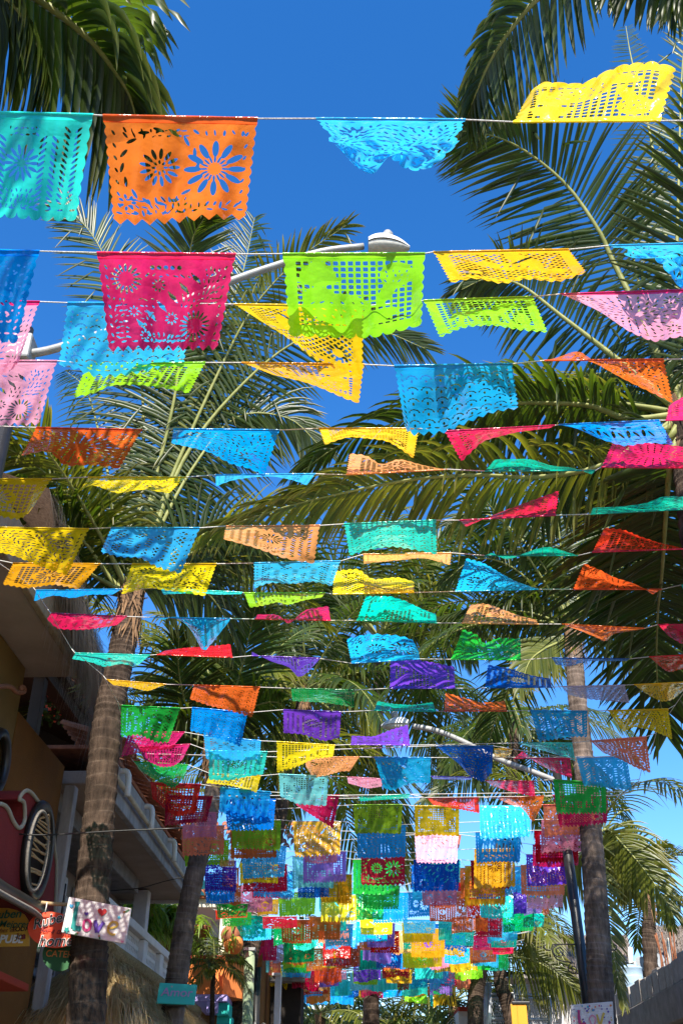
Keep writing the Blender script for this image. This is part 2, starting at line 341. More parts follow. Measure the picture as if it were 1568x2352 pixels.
def trunk_mesh(path, r_bot, r_top, parent, mat, seed=0, pitch=.1, flare=True):
    rs = np.random.RandomState(seed); P = np.asarray(path, float)
    Ltot = np.sum(np.linalg.norm(np.diff(P, axis=0), axis=1)); nr = max(6, int(Ltot / pitch)); sub = 5; n = 20
    C = spline(P, nr * sub + 1); T = unit(np.gradient(C, axis=0)); V = []; ra = []
    tilt = rs.uniform(-.012, .012, (nr + 1, 2)); amp = rs.uniform(.3, 1.6, nr + 1); lobes = rs.uniform(0, 6.28, (nr + 1, 3))
    wob = rs.uniform(-.02, .02, (nr + 1))
    for i in range(len(C)):
        k, s = divmod(i, sub); u = s / sub; f = i / (len(C) - 1)
        r = r_bot + (r_top - r_bot) * f
        if flare: r *= 1 + .45 * max(0, 1 - f * 9) ** 2
        X = unit(np.cross(T[i], [0, 1., 0])); Y = np.cross(T[i], X)
        for j in range(n):
            a = 2 * math.pi * j / n
            rr = r * (1 + wob[min(k, nr)] + amp[min(k, nr)] * .085 * (u ** 2 - .35) + .014 * math.sin(2 * a + lobes[min(k, nr), 0]) + .010 * math.sin(5 * a + lobes[min(k, nr), 1] * .3))
            dz = tilt[min(k, nr), 0] * math.cos(a) + tilt[min(k, nr), 1] * math.sin(a) + .004 * math.sin(3 * a + lobes[min(k, nr), 2])
            V.append(C[i] + (X * math.cos(a) + Y * math.sin(a)) * rr + T[i] * dz); ra.append(u)
    q = [(i * n + j, i * n + (j + 1) % n, (i + 1) * n + (j + 1) % n, (i + 1) * n + j) for i in range(len(C) - 1) for j in range(n)]
    return link('trunk', npmesh('trunk', V, [q], M[mat], True, {'ring': ra}), parent)
def crown_sheath(c, parent, r, h, seed):
    """the brown fibrous boots under the crown: torn petiole bases and hanging fibre"""
    rs = random.Random(seed); m = MB(); c = np.array(c)
    for k in range(13):
        a = k * 2.4 + rs.uniform(-.3, .3); d = np.array([math.cos(a), math.sin(a), 0]); z0 = -h * rs.uniform(.5, 1.15); z1 = h * rs.uniform(-.1, .3); w = rs.uniform(.28, .5) * r
        q = spline([c + d * r * 1.0 + [0, 0, z0], c + d * r * 1.08 + [0, 0, z0 * .45], c + d * r * rs.uniform(1.0, 1.35) + [0, 0, z1], c + d * r * rs.uniform(1.1, 1.9) + [0, 0, z1 + h * rs.uniform(.05, .3)]], 9)
        S = np.array([-d[1], d[0], 0]); prof = [1.1, 1.0, .95, .85, .8, .7, .55, .4, .12]
        for i in range(8):
            a0, a1 = q[i], q[i + 1]; w0, w1 = w * prof[i] * rs.uniform(.85, 1.1), w * prof[i + 1]
            t0 = np.array([d[0], d[1], .2]) * r * .16
            m.hexa([a0 - S * w0, a0 + S * w0, a0 + S * w0 - t0, a0 - S * w0 - t0, a1 - S * w1, a1 + S * w1, a1 + S * w1 - t0, a1 - S * w1 - t0])
    o = m.build('sheath', M['sheath'], parent)
    m = MB()
    for k in range(70):
        a = rs.uniform(0, 6.28); d = np.array([math.cos(a), math.sin(a), 0]); p = c + d * r * rs.uniform(.9, 1.25) + [0, 0, rs.uniform(-h, .2 * h)]; S = np.array([-d[1], d[0], 0]); l = rs.uniform(.1, .32); w = rs.uniform(.006, .02)
        e = p + d * rs.uniform(0, .07) + S * rs.uniform(-.08, .08) - np.array([0, 0, l]); m.poly([p - S * w, p + S * w, e + S * w * .3, e - S * w * .3])
    f = m.build('fibre', M['sheath'], o); f['kind'] = 'stuff'
    return o
def free_path(c, az, el, L, g, rs, side=0.):
    d = np.array([math.cos(az) * math.cos(el), math.sin(az) * math.cos(el), math.sin(el)]); p = np.array(c, float); P = [p.copy()]; st_ = L / 10
    for i in range(10):
        d = d + np.array([0, 0, -g * (.35 + i / 9)]) * .2 + side * .05 * np.array([-math.sin(az), math.cos(az), 0]); d /= np.linalg.norm(d); p = p + d * st_; P.append(p.copy())
    return P
def palm(label, D, tr, r, traced=(), nfree=10, FL=3.4, L=.75, droop=.5, seed=0, mat='trunk', leaf='leaf', n=56, seg=5, azr=None, elr=(5, 75), W=.042, cat='palm tree', g=1., ground=True, hang=0, name='palm_tree', crown=None, shaft=True):
    t = thing(name, label, cat, 'palms along the street'); rs = random.Random(seed)
    pts = [atY(x, y, D + (k[0] if k else 0)) for x, y, *k in tr]
    c = pts[0] if crown is None else np.array(crown)
    if ground:
        d = pts[-1] - pts[-2]; b = pts[-1]; sl = d / abs(d[2]) * b[2] if b[2] > .05 else d * 0
        sl[0] *= .6; pts.append(b + sl * np.array([1, 1, 1.]))
    if len(pts) > 1: trunk_mesh(pts[::-1], r * 1.12, r * .8, t, mat, seed)
    if shaft: crown_sheath(c, t, r * .72, .38, seed)
    for i, f in enumerate(traced):
        px, o = f[0], dict(f[1]) if len(f) > 1 else {}
        dy = o.pop('dy', 0.); d0 = o.pop('d0', 0.); Lf = o.pop('L', L)
        k = len(px); P = [atY(x, y, D + d0 + dy * (j / (k - 1)) ** 1.3) for j, (x, y) in enumerate(px)]
        if o.pop('join', True): P = [c] + P
        kw = dict(droop=droop, n=n, W=W, leaf=leaf, seg=seg, r0=r * .14, nv=.8); kw.update(o)
        frond(P, t, Lf, seed=seed * 50 + i, **kw)
    for i in range(nfree):
        a0, a1 = azr or (0, 360); az = R(a0 + (a1 - a0) * (i + rs.uniform(.1, .9)) / nfree)
        el = R(rs.uniform(*elr)) if i >= hang else R(rs.uniform(-35, -5))
        P = free_path(c, az, el, FL * rs.uniform(.82, 1.1), g * rs.uniform(.55, 1.05), rs, rs.uniform(-1, 1))
        frond(P, t, L, droop * rs.uniform(.8, 1.3), max(24, int(n * .9)), W, r * .15, seed * 50 + 25 + i, leaf if rs.random() > .3 else 'leaf_yellow', seg=seg, twist=rs.uniform(-.5, .5))
    return t
# ------------------------------------------------------------------ ground
g = MB(); g.poly([(-900, -900, 0), (900, -900, 0), (900, 1500, 0), (-900, 1500, 0)]); struct(g.build('ground', M['pave']))
g = MB(); g.poly([st(-30, -2.0, .004), st(-30, 3.6, .004), st(90, 3.6, .004), st(90, -2.0, .004)][::-1]); struct(g.build('road', M['cobble']))
struct(bx('pavement', (-2.9, -30, 0.0), (-2.0, 90, .13), M['pave'])); struct(bx('pavement', (3.6, -30, 0.0), (5.0, 90, .13), M['pave']))

# ------------------------------------------------------------------ left: the shaded yellow house with the pink scalloped front
FB = -2.9
t = thing('yellow_house', 'dark shaded yellow house with a wide flat roof slab at the left edge', 'house')
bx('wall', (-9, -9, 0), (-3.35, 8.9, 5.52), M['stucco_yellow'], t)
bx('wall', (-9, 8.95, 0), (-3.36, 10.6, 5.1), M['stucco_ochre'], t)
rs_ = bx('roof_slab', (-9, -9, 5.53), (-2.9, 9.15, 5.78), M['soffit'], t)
bx('fascia', (-2.895, -9, 5.50), (-2.83, 9.20, 5.90), M['wood_brown'], t)
bx('corner_column', (-3.34, 10.62, 0), (-3.22, 10.76, 4.9), M['fascia_grey'], t)
# scroll bracket on the wall
m = MB(); q = []
p0 = atBs(0, 1580, -3.3)
for (x, y) in [(-20, 1578), (15, 1576), (28, 1580), (36, 1588), (44, 1591), (54, 1590), (57, 1584), (53, 1578), (48, 1580), (49, 1585)]:
    q.append(atB(x, y, -3.2))
m.tube(spline(q, 40), .022, 8); m.build('iron_bracket', M['rust'], t, True)
# oval window high on the wall, only its right end in view
def ring_on_wall(name, cx, cy, rx, rz, b, rad, mat, parent, n=36, px=True, depth=.0):
    a0, _, z0 = atBs(cx, cy, b); m = MB()
    P = [st(a0 + rx * math.cos(i * 2 * math.pi / n), b + depth, z0 + rz * math.sin(i * 2 * math.pi / n)) for i in range(n + 1)]
    m.tube(P, rad, 8, cap=False); return m.build(name, mat, parent, True), (a0, z0)
w, (wa, wz) = ring_on_wall('window', -4, 1747, .2, .25, -3.3, .045, M['black_iron'], t)

t2 = thing('pink_shop_front', 'pink shop front with a wave shaped top edge and an oval cane window', 'shop front')
top = [(-60, 1870), (-30, 1852), (0, 1846), (16, 1857), (27, 1882), (38, 1899), (47, 1899), (55, 1881), (54, 1846), (47, 1837), (43, 1836), (45, 1828), (52, 1819), (60, 1815), (70, 1820), (84, 1838), (98, 1858), (112, 1880), (118, 1892), (121, 1920), (124, 1952), (128, 1985), (126, 2060), (122, 2128)]
PB_ = -2.93
sp = spline([[x, y, 0] for x, y in top], 90)
ring = [atBs(x, y, PB_) for x, y, _ in sp]; lowl = [atBs(x, y, PB_) for x, y in [(95, 2092), (50, 2062), (0, 2034), (-60, 2000)]]
import bmesh
def extrude_outline(name, pts2, b0, b1, mat, parent):       # pts2: (a, z)
    bm = bmesh.new(); f = bm.faces.new([bm.verts.new(st(a, b0, z)) for a, z in pts2])
    r = bmesh.ops.extrude_face_region(bm, geom=[f]); sh = st(0, b1, 0) - st(0, b0, 0)
    bmesh.ops.translate(bm, vec=Vector(sh), verts=[v for v in r['geom'] if isinstance(v, bmesh.types.BMVert)])
    bmesh.ops.recalc_face_normals(bm, faces=bm.faces); bmesh.ops.triangulate(bm, faces=[f for f in bm.faces if len(f.verts) > 4])
    me = bpy.data.meshes.new(name); bm.to_mesh(me); bm.free(); me.materials.append(mat); return link(name, me, parent)
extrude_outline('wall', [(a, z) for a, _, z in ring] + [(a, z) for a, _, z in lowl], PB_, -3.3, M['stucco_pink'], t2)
m = MB(); m.tube([st(a, PB_ + .01, z) for a, _, z in ring], .017, 8); m.build('trim', M['trim_grey'], t2, True)
fr_, (wa, wz) = ring_on_wall('window_frame', 87, 1953, .30, .375, PB_ + .03, .05, M['black_iron'], t2)
ring_on_wall('rope_trim', 87, 1953, .255, .325, PB_ + .075, .016, M['rope'], fr_)
m = MB(); P = [st(wa + .25 * math.cos(i * math.pi / 14), PB_ + .012, wz + .32 * math.sin(i * math.pi / 14)) for i in range(28)]; m.poly(P); m.build('window_backing', M['deep_shade'], fr_)
m = MB(); rr = random.Random(4)
for k in range(17):
    zz = -.30 + k * .037; hw = .24 * math.sqrt(max(.02, 1 - (zz / .34) ** 2)); q = [st(wa - hw, PB_ + .05, wz + zz + rr.uniform(-.05, .03)), st(wa, PB_ + .075, wz + zz + rr.uniform(-.03, .04)), st(wa + hw, PB_ + .05, wz + zz + rr.uniform(-.02, .07))]
    m.tube(spline(q, 7), .009, 5)
m.build('cane_grille', M['rattan'], fr_, True)
# rope-edged black band under the pink wall
m = MB(); q = [atB(x, y, PB_ + .06) for x, y in [(-40, 2010), (0, 2040), (50, 2068), (95, 2098), (120, 2135)]]; m.tube(spline(q, 24), .06, 8); bd = m.build('lower_band', M['black_iron'], t2, True)
m = MB(); q = [atB(x, y, PB_ + .11) for x, y in [(-40, 2022), (0, 2050), (45, 2075), (80, 2095), (108, 2122)]]; m.tube(spline(q, 24), .022, 6); m.build('rope_trim', M['rope'], bd, True)
bx('wall', (-3.9, 3, 0), (-3.45, 10.3, 2.3), M['deep_shade'], t2)  # the shade below the signs is put into this wall's colour
bx('shelf_board', (-3.44, 7.2, 2.72), (-3.0, 9.4, 2.78), M['stucco_red'], t2)

# ------------------------------------------------------------------ terrace with a tiled roof above the shop
t = thing('tiled_terrace', 'dark terrace under a red tiled roof on wooden posts, behind the left trunk', 'terrace')
bx('terrace_floor', (-7, 10.8, 4.75), (-3.5, 15.4, 4.95), M['concrete'], t)
bx('back_wall', (-8, 15.42, 4.96), (-4.25, 15.6, 8.6), M['deep_shade'], t); bx('side_wall', (-8, 10.8, 4.96), (-7, 15.4, 8.6), M['deep_shade'], t)
for a in (11.2, 13.2, 15.1): bx('post', (-4.10, a, 4.96), (-3.96, a + .14, 6.42), M['wood_dark'], t)
bx('beam', (-4.12, 10.7, 6.43), (-3.94, 15.6, 6.58), M['wood_dark'], t)
m = MB(); m.hexa([st(10.5, -8.4, 8.75), st(10.5, -3.85, 6.59), st(15.7, -3.85, 6.59), st(15.7, -8.4, 8.75), st(10.5, -8.4, 8.83), st(10.5, -3.85, 6.67), st(15.7, -3.85, 6.67), st(15.7, -8.4, 8.83)]); rf = m.build('roof', M['wood_dark'], t)
def barrel_mesh(L=.42, r=.085):
    m = MB(); n = 6
    for i in range(2):
        for k in range(n + 1):
            a = math.pi * k / n; s = 1 - .14 * i; m.v.append((math.cos(a) * r * s, i * L, math.sin(a) * r * s))
    for k in range(n): m.f.append([k, k + 1, n + 2 + k, n + 1 + k])
    for i in range(2):
        for k in range(n + 1):
            a = math.pi * k / n; s = 1 - .14 * i; m.v.append((math.cos(a) * (r * s - .012), i * L, math.sin(a) * (r * s - .012)))
    o = 2 * (n + 1)
    for k in range(n): m.f.append([o + k + 1, o + k, o + n + 1 + k, o + n + 2 + k]); m.f.append([k + 1, k, o + k, o + k + 1])
    me = bpy.data.meshes.new('tile'); me.from_pydata(m.v, [], m.f); me.materials.append(M['tile']); return me
TILE_ME = barrel_mesh()
from mathutils import Matrix
def tile_rows(parent, p0, along, up, n, rows, step=.19, rstep=.36, jit=.012):
    """barrel tiles: p0 eave corner, along the eave, up the slope (unit vectors)"""
    X = Vector(along).normalized(); Y = Vector(up).normalized(); Z = X.cross(Y)
    for r in range(rows):
        for k in range(n):
            o = link('tile', TILE_ME, parent); p = Vector(p0) + X * (k * step) + Y * (r * rstep) + Z * (.012 * r)
            j = rnd.uniform(-.03, .03)
            mt = Matrix((X, Y, Z)).transposed().to_4x4(); mt.translation = p + Z * rnd.uniform(0, jit)
            o.matrix_local = mt @ Matrix.Rotation(j, 4, 'Z') @ Matrix.Rotation(.06, 4, 'X')
upv = st(0, -4.55, 2.16) - st(0, 0, 0); alv = st(1, 0, 0) - st(0, 0, 0)
tile_rows(rf, st(10.55, -3.80, 6.70), alv, upv, 27, 4)
bx('parapet', (-4.12, 10.76, 4.96), (-3.96, 15.4, 5.35), M['wood_dark'], t)
p = thing('flowering_plant', 'pot plant with red flowers on the dark terrace', 'plant')
m = MB(); m2 = MB(); rr = random.Random(9); c0 = atY(118, 1612, 12.6)
for k in range(150):
    d = np.array([rr.gauss(0, .12), rr.gauss(0, .1), rr.gauss(0, .16)]); a = c0 + d; e = np.array([rr.uniform(-.09, .09), rr.uniform(-.06, .06), rr.uniform(-.06, .09)]); f = np.array([-e[2], .03, e[0]]) * .4
    (m if k % 6 else m2).poly([a, a + e * .5 + f, a + e, a + e * .5 - f])
m.build('leaves', M['leaf'], p); m2.build('blossoms', PAINT['signred'], p)

# ------------------------------------------------------------------ left: balcony house with gutter and tile edge
t = thing('balcony_house', 'house with a broad plastered balcony roof, tile edge and white gutter spouts', 'house')
bx('wall', (-9, 10.65, 2.5), (-4.15, 17.2, 4.96), M['soffit'], t); bx('ground_floor', (-9, 10.66, 0), (-4.1, 17.15, 2.49), M['deep_shade'], t)  # lower wall coloured near-black in place of shade
BB = -3.05; A0, A1 = 10.8, 17.0
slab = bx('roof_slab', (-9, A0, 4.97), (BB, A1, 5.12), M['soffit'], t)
bx('fascia', (BB + .005, A0, 4.93), (BB + .09, A1 + .05, 5.36), M['fascia_grey'], t)
bx('fascia', (-9, A1 + .005, 4.93), (BB, A1 + .09, 5.36), M['plaster'], t)
rt = bx('roof_tiling', (-6, A0, 5.37), (BB + .1, A1 + .1, 5.42), M['tile'], t)
tile_rows(rt, st(A0 + .05, BB + .24, 5.43), alv, st(0, -1, .25) - st(0, 0, 0), 33, 2)
m = MB(); m.tube([st(A0, BB + .15, 5.13), st(A1 - .6, BB + .15, 5.05)], .03, 10); m.build('gutter_pipe', M['pipe_cream'], t, True)
for a in (11.45, 12.9, 14.6, 16.55):
    m = MB(); q = [st(a, BB - .02, 5.30), st(a, BB + .12, 5.32), st(a, BB + .19, 5.27), st(a, BB + .20, 5.02)]; m.tube(spline(q, 10), .036, 10); m.build('gutter_spout', M['pvc'], t, True)
bx('column', (-4.1, 11.5, 0), (-3.86, 11.74, 4.95), M['plaster'], t); bx('column', (-3.72, 16.1, 2.4), (-3.5, 16.32, 4.95), M['plaster'], t)
for a in (12.3, 14.2):
    w = bx('window_frame', (-4.14, a, 3.3), (-4.06, a + 1.4, 4.6), M['plaster'], t, .02); bx('glass', (-4.055, a + .12, 3.4), (-4.045, a + 1.28, 4.5), M['glass'], w, 0)
    bx('mullion', (-4.045, a + .66, 3.4), (-4.02, a + .74, 4.5), M['plaster'], w, 0)
# balcony floor and balustrade
bx('balcony_floor', (-4.1, 10.9, 2.55), (-3.1, 17.1, 2.75), M['plaster'], t)
RB = -3.1
rail = bx('top_rail', (RB - .09, 11.3, 3.88), (RB + .10, 17.1, 3.98), M['plaster'], t)
posts = [11.4, 12.75, 14.05, 15.2, 16.15, 16.95]
for a in posts: bx('baluster_post', (RB - .07, a - .11, 2.76), (RB + .09, a + .11, 3.875), M['plaster'], t, .012)
for a, b in zip(posts[:-1], posts[1:]):
    m = MB(); a_, b_ = a + .115, b - .115; nz, nx = 10, int((b_ - a_) / .1)
    for k in range(nz + 1): z = 2.78 + k * 1.08 / nz; m.box((RB - .018, a_, z - .022), (RB + .018, b_, z + .022), lambda x, y, z: st(y, x, z))
    for j in range(nz):
        z = 2.78 + j * 1.08 / nz
        for k in range(nx + 1):
            y = a_ + (k + (.5 if j % 2 else 0)) * (b_ - a_) / (nx + .5); m.box((RB - .017, y - .022, z + .022), (RB + .017, y + .022, z + 1.08 / nz - .022), lambda x, y, z: st(y, x, z))
    o = m.build('lattice_panel', M['plaster'], t)
s_ = bx('shop_plate', (-4.0, 13.4, 4.0), (-3.97, 14.9, 4.32), M['board_white'], t)

def textobj(body, parent, mat, size, Mx, depth=.002, shear=0, off=0, align='CENTER', sx=1.0, name='lettering'):
    c = bpy.data.curves.new(name, 'FONT'); c.body = body; c.size = size; c.align_x = align; c.align_y = 'CENTER'; c.extrude = depth; c.shear = shear; c.offset = off
    c.materials.append(mat); o = bpy.data.objects.new(name, c); COL.objects.link(o); o.parent = parent
    o.matrix_local = Mx @ Matrix.Diagonal((sx, 1, 1, 1)); return o
def plane_matrix(o, X, Y):
    X = Vector(X).normalized(); Z = X.cross(Vector(Y)).normalized(); Y = Z.cross(X); m = Matrix((X, Y, Z)).transposed().to_4x4(); m.translation = Vector(o); return m
textobj('PAPA FELA', s_, PAINT['lilac'], .24, plane_matrix(st(14.15, -3.965, 4.16), alv, (0, 0, 1)) , sx=1)

# ------------------------------------------------------------------ thatched palapa roof below the balcony
def strands(P0, P1, n, L, W, spread, seed, name, mat, parent, sag=.25, dirv=None):
    """P0(u,v) surface function, straw strands lying down the slope"""
    rs = np.random.RandomState(seed); u, v = rs.uniform(0, 1, n), rs.uniform(0, 1, n) ** .9
    A = P0(u, v); D = unit(P0(u, np.minimum(v + .05, 1.05)) - P0(u, v - .001)); Nn = unit(np.cross(P0(u + .02, v) - P0(u - .02, v), D))
    Nn *= np.sign(Nn[:, 2:3] + 1e-6)
    D = unit(D + rs.normal(0, spread, (n, 3))); l = L * rs.uniform(.5, 1.3, (n, 1)); S = unit(np.cross(D, Nn)); lift = rs.uniform(.0, .05, (n, 1))
    w = W * rs.uniform(.5, 1.4, (n, 1)); a = A + Nn * lift; b = a + D * l * .5 + Nn * lift * .6; c = a + D * l - np.array([0, 0, 1]) * l * sag
    G = np.stack([a - S * w, a + S * w, b - S * w * .8, b + S * w * .8, c - S * w * .2, c + S * w * .2], 1).reshape(-1, 3)
    base = np.arange(n)[:, None] * 6; F = np.concatenate([base + [0, 1, 3, 2], base + [2, 3, 5, 4]])
    o = link(name, npmesh(name, G, [F], mat, False, {'q': np.tile([0, 0, .5, .5, 1, 1], n)}), parent); o['kind'] = 'stuff'; return o
def quadfn(a, b, c, d):                # a,b top edge, d,c lower edge
    a, b, c, d = map(np.asarray, (a, b, c, d))
    return lambda u, v: (a + (b - a) * u[:, None]) * (1 - v[:, None]) + (d + (c - d) * u[:, None]) * v[:, None]
t = thing('palapa_roof', 'sunlit straw thatched roof below the white lattice balcony', 'thatched roof')
r0, r1 = st(12.0, -3.0, 3.42), st(18.4, -3.0, 3.44); e0, e1 = st(10.7, -2.50, 2.75), st(18.6, -2.60, 2.95); f0 = st(10.6, -3.7, 2.6)
mbs = MB(); mbs.poly([r0, e0, e1, r1]); mbs.poly([r0, f0, e0]); mbs.poly([r0 - np.array([0, 0, .1]), r1 - np.array([0, 0, .1]), e1 - np.array([0, 0, .1]), e0 - np.array([0, 0, .1])]); mbs.build('roof_bed', M['thatch'], t)
strands(quadfn(r0, r1, e1, e0), None, 5200, .55, .006, .10, 3, 'thatch', M['straw'], t)
strands(quadfn(r0, r0 + .01, e0, f0), None, 2600, .5, .006, .12, 4, 'thatch', M['straw'], t)
m = MB(); rl = spline([r0 + [0, 0, .03], (r0 + r1) / 2 + [0, 0, .05], r1 + [0, 0, .03]], 10); m.tube(rl, .10, 8); m.build('ridge_roll', M['thatch'], t, True)
for a in (11.3, 13.0, 15.0):
    m = MB(); m.tube([st(a, -3.4, 2.6), st(a + .05, -2.72, 2.55)], .05, 8); m.build('rafter', M['wood_brown'], t, True)
for a in (11.1, 17.5):
    m = MB(); m.tube([st(a, -2.8, 0.1), st(a, -2.8, 2.6)], .07, 10); m.build('post', M['wood_brown'], t, True)
# grey thatch draped over the end of the flat roof slab
t = thing('thatched_roof_edge', 'shaggy grey thatch hanging over the end of the dark roof slab', 'thatched roof')
a_, b_ = st(7.6, -2.95, 6.75), st(10.6, -3.1, 6.3); c_, d_ = st(10.4, -2.84, 5.35), st(7.8, -2.80, 6.05)
m = MB(); m.poly([a_, d_, c_, b_]); m.poly([a_, b_, st(10.4, -5, 7.4), st(7.6, -5, 7.6)]); m.build('roof_bed', M['thatch_grey'], t)
strands(quadfn(a_, b_, c_, d_), None, 5200, .5, .006, .16, 6, 'thatch', M['straw_grey'], t, sag=.5)

# ------------------------------------------------------------------ signs at the left
def board(name, label, corners, D, thick, mat, group=None, cat='sign', parent=None):
    P = [atY(x, y, D) for x, y in corners]; t = thing(name, label, cat, group) if parent is None else parent
    m = MB(); b = [p + np.array([0, thick, 0]) for p in P]
    m.hexa([b[3], b[2], b[1], b[0], P[3], P[2], P[1], P[0]]); m.build('board', mat, t, bevel=.006)
    return t, P
PLY = [0]
def stroke(px, D, w, mat, parent, name='lettering'):
    """a brush stroke lying on the board: pixels -> flat ribbon with a little body"""
    PLY[0] += 1; D = D - .0005 * (PLY[0] % 12); P = spline([atY(x, y, D) for x, y in px], max(6, 5 * len(px))); m = MB(); T = unit(np.gradient(P, axis=0)); S = np.stack([T[:, 2], 0 * T[:, 0], -T[:, 0]], 1)
    rs = random.Random(int(px[0][0] * 31)); ww = [w * rs.uniform(.8, 1.15) for _ in P]
    for i in range(len(P) - 1):
        a, b = P[i], P[i + 1]; p = [a - S[i] * ww[i] / 2, a + S[i] * ww[i] / 2, b + S[i + 1] * ww[i + 1] / 2, b - S[i + 1] * ww[i + 1] / 2]; y = np.array([0, .003, 0])
        m.hexa([q + y for q in p[::-1]] + [q for q in p[::-1]])
    return m.build(name, mat, parent)
def blob(px, D, mat, parent, name='painted_shape'):
    PLY[0] += 1; D = D - .0005 * (PLY[0] % 12); P = [atY(x, y, D) for x, y in px]; m = MB(); y = np.array([0, .003, 0]); n = len(P); m.poly(P); m.poly([p + y for p in P[::-1]])
    for i in range(n): j = (i + 1) % n; m.poly([P[i], P[i] + y, P[j] + y, P[j]])
    return m.build(name, mat, parent)
def heart(cx, cy, s, th=0):
    out = []
    for k in range(22):
        a = 2 * math.pi * k / 22; x = 16 * math.sin(a) ** 3 / 16; y = -(13 * math.cos(a) - 5 * math.cos(2 * a) - 2 * math.cos(3 * a) - math.cos(4 * a)) / 16
        out.append((cx + s * (x * math.cos(th) - y * math.sin(th)), cy + s * (x * math.sin(th) + y * math.cos(th))))
    return out
def star(cx, cy, s, th=.2, n=5):
    return [(cx + s * (1 if k % 2 == 0 else .42) * math.cos(th + k * math.pi / n), cy + s * (1 if k % 2 == 0 else .42) * math.sin(th + k * math.pi / n)) for k in range(2 * n)]
LX = lambda x, y: (x * .2, 1975.7 + y * .2)      # detail crop of the love sign
LD = 8.72
t, _ = board('love_sign', 'white wooden sign reading Love in coloured letters, fixed to the left palm trunk', [LX(795, 420), LX(1510, 553), LX(1440, 963), LX(705, 828)], LD, .03, M['board_white'])
q = LD - .006
S_ = lambda pts, w, mat: stroke([LX(*p) for p in pts], q, w, PAINT[mat], t)
S_([(893, 475), (870, 600), (840, 780)], .036, 'teal'); S_([(835, 778), (885, 780), (935, 790)], .036, 'teal')
S_([(985, 690), (1020, 690), (1045, 730), (1030, 790), (990, 805), (962, 770), (968, 710), (990, 688)], .022, 'magenta')
S_([(1095, 690), (1105, 760), (1115, 830)], .034, 'purple'); S_([(1115, 828), (1150, 770), (1195, 712)], .03, 'purple')
S_([(1245, 780), (1300, 775), (1350, 750), (1335, 715), (1290, 712), (1250, 755), (1245, 815), (1280, 850), (1325, 852)], .018, 'yellow')
for c, s, k in (((823, 524), 5.2, 'blue'), ((1176, 595), 10.5, 'red'), ((1405, 935), 4, 'pink'), ((993, 615), 5, 'purple')): blob(heart(*LX(*c), s, .1), q, PAINT[k], t)
blob(star(*LX(768, 798), 9, .3), q, PAINT['teal'], t); blob(star(*LX(1368, 657), 5.5), q, PAINT['cyan'], t)
for c, e in (((1428, 595), (1485, 565)), ((896, 833), (860, 850)), ((1140, 870), (1150, 905))):
    S_([c, ((c[0] + e[0]) / 2, (c[1] + e[1]) / 2 + 6), e], .012, 'green'); blob(star(*LX(*c), 3.4, .1, 8), q, PAINT['red'], t); blob(star(*LX(*c), 1.5, .1, 8), q - .003, PAINT['yellow'], t)
def ellipse_px(cx, cy, rx, ry, n=40, th=0.): return [(cx + rx * math.cos(2 * math.pi * k / n) * math.cos(th) - ry * math.sin(2 * math.pi * k / n) * math.sin(th), cy + rx * math.cos(2 * math.pi * k / n) * math.sin(th) + ry * math.sin(2 * math.pi * k / n) * math.cos(th)) for k in range(n)]
def disc(name, px, D, mat, parent, th=.025):
    P = [atY(x, y, D) for x, y in px]; m = MB(); y = np.array([0, th, 0]); n = len(P); m.poly(P); m.poly([p + y for p in P[::-1]])
    for i in range(n): j = (i + 1) % n; m.poly([P[i], P[i] + y, P[j] + y, P[j]])
    return m.build(name, mat, parent)
def words(body, cx, cy, size_px, D, mat, parent, ang=0., shear=.2, off=0., sx=1.):
    p = atY(cx, cy, D); Z = p.dot(FW) - CAM.dot(FW); s = size_px * Z / FPX
    X = Vector((math.cos(ang), 0, math.sin(ang))); return textobj(body, parent, PAINT[mat], s, plane_matrix(p, X, (-math.sin(ang), 0, math.cos(ang))), .0015, shear, off * s, sx=sx)
t = thing('red_oval_sign', 'orange-red oval sign hanging half behind the love sign', 'sign'); RD = 8.95
disc('board', [LX(x, y) for x, y in ellipse_px(610, 800, 290, 205, 44, .12)], RD, PAINT['signred'], t)
words('Ruben', *LX(585, 690), 32, RD - .012, 'white', t, .25, .25, .03); words('Ruben', *LX(585, 690), 32, RD - .016, 'black', t, .25, .25, .0)
words('for a taste', *LX(640, 815), 17, RD - .012, 'maroon', t, -.12, .4, 0); words('of', *LX(480, 905), 15, RD - .012, 'maroon', t, -.1, .4, 0)
words('home', *LX(640, 930), 34, RD - .012, 'white', t, .03, .2, .03); words('home', *LX(640, 930), 34, RD - .016, 'black', t, .03, .2, .0)
m = MB(); m.tube([atY(*LX(520, 600), RD - .01), atY(*LX(535, 540), RD - .01), atY(*LX(543, 488), RD)], .005, 5); m.build('hanging_cord', M['cord'], t, True)
t = thing('bamboo_pole', 'thin bent cane pole above the red oval sign', 'pole'); m = MB()
m.tube(spline([atY(*LX(x, y), RD + .03) for x, y in ((-150, 480), (0, 470), (220, 458), (460, 485), (600, 500), (770, 508))], 20), .016, 7); m.build('cane', M['rattan'], t, True)
t = thing('yellow_sign', 'yellow painted sign with a round top in the shade at the left edge', 'sign'); YD = 9.0
disc('board', [LX(-260, 1000), LX(338, 985), LX(338, 900)] + [LX(*p) for p in [(335, 760), (325, 690), (280, 620), (200, 575), (100, 550), (0, 548), (-120, 570), (-260, 640)]], YD, PAINT['signyellow'], t)
words('Ruben', *LX(70, 625), 25, YD - .012, 'darkgreen', t, .05, .2, .02, 1.1); words('Los Mejores', *LX(75, 735), 21, YD - .012, 'darkgreen', t, -.02, .2, .01)
words('ches en', *LX(70, 805), 14, YD - .012, 'brown', t, .05, .4, 0); words('TODA', *LX(238, 792), 14, YD - .012, 'black', t, .05, 0, .02)
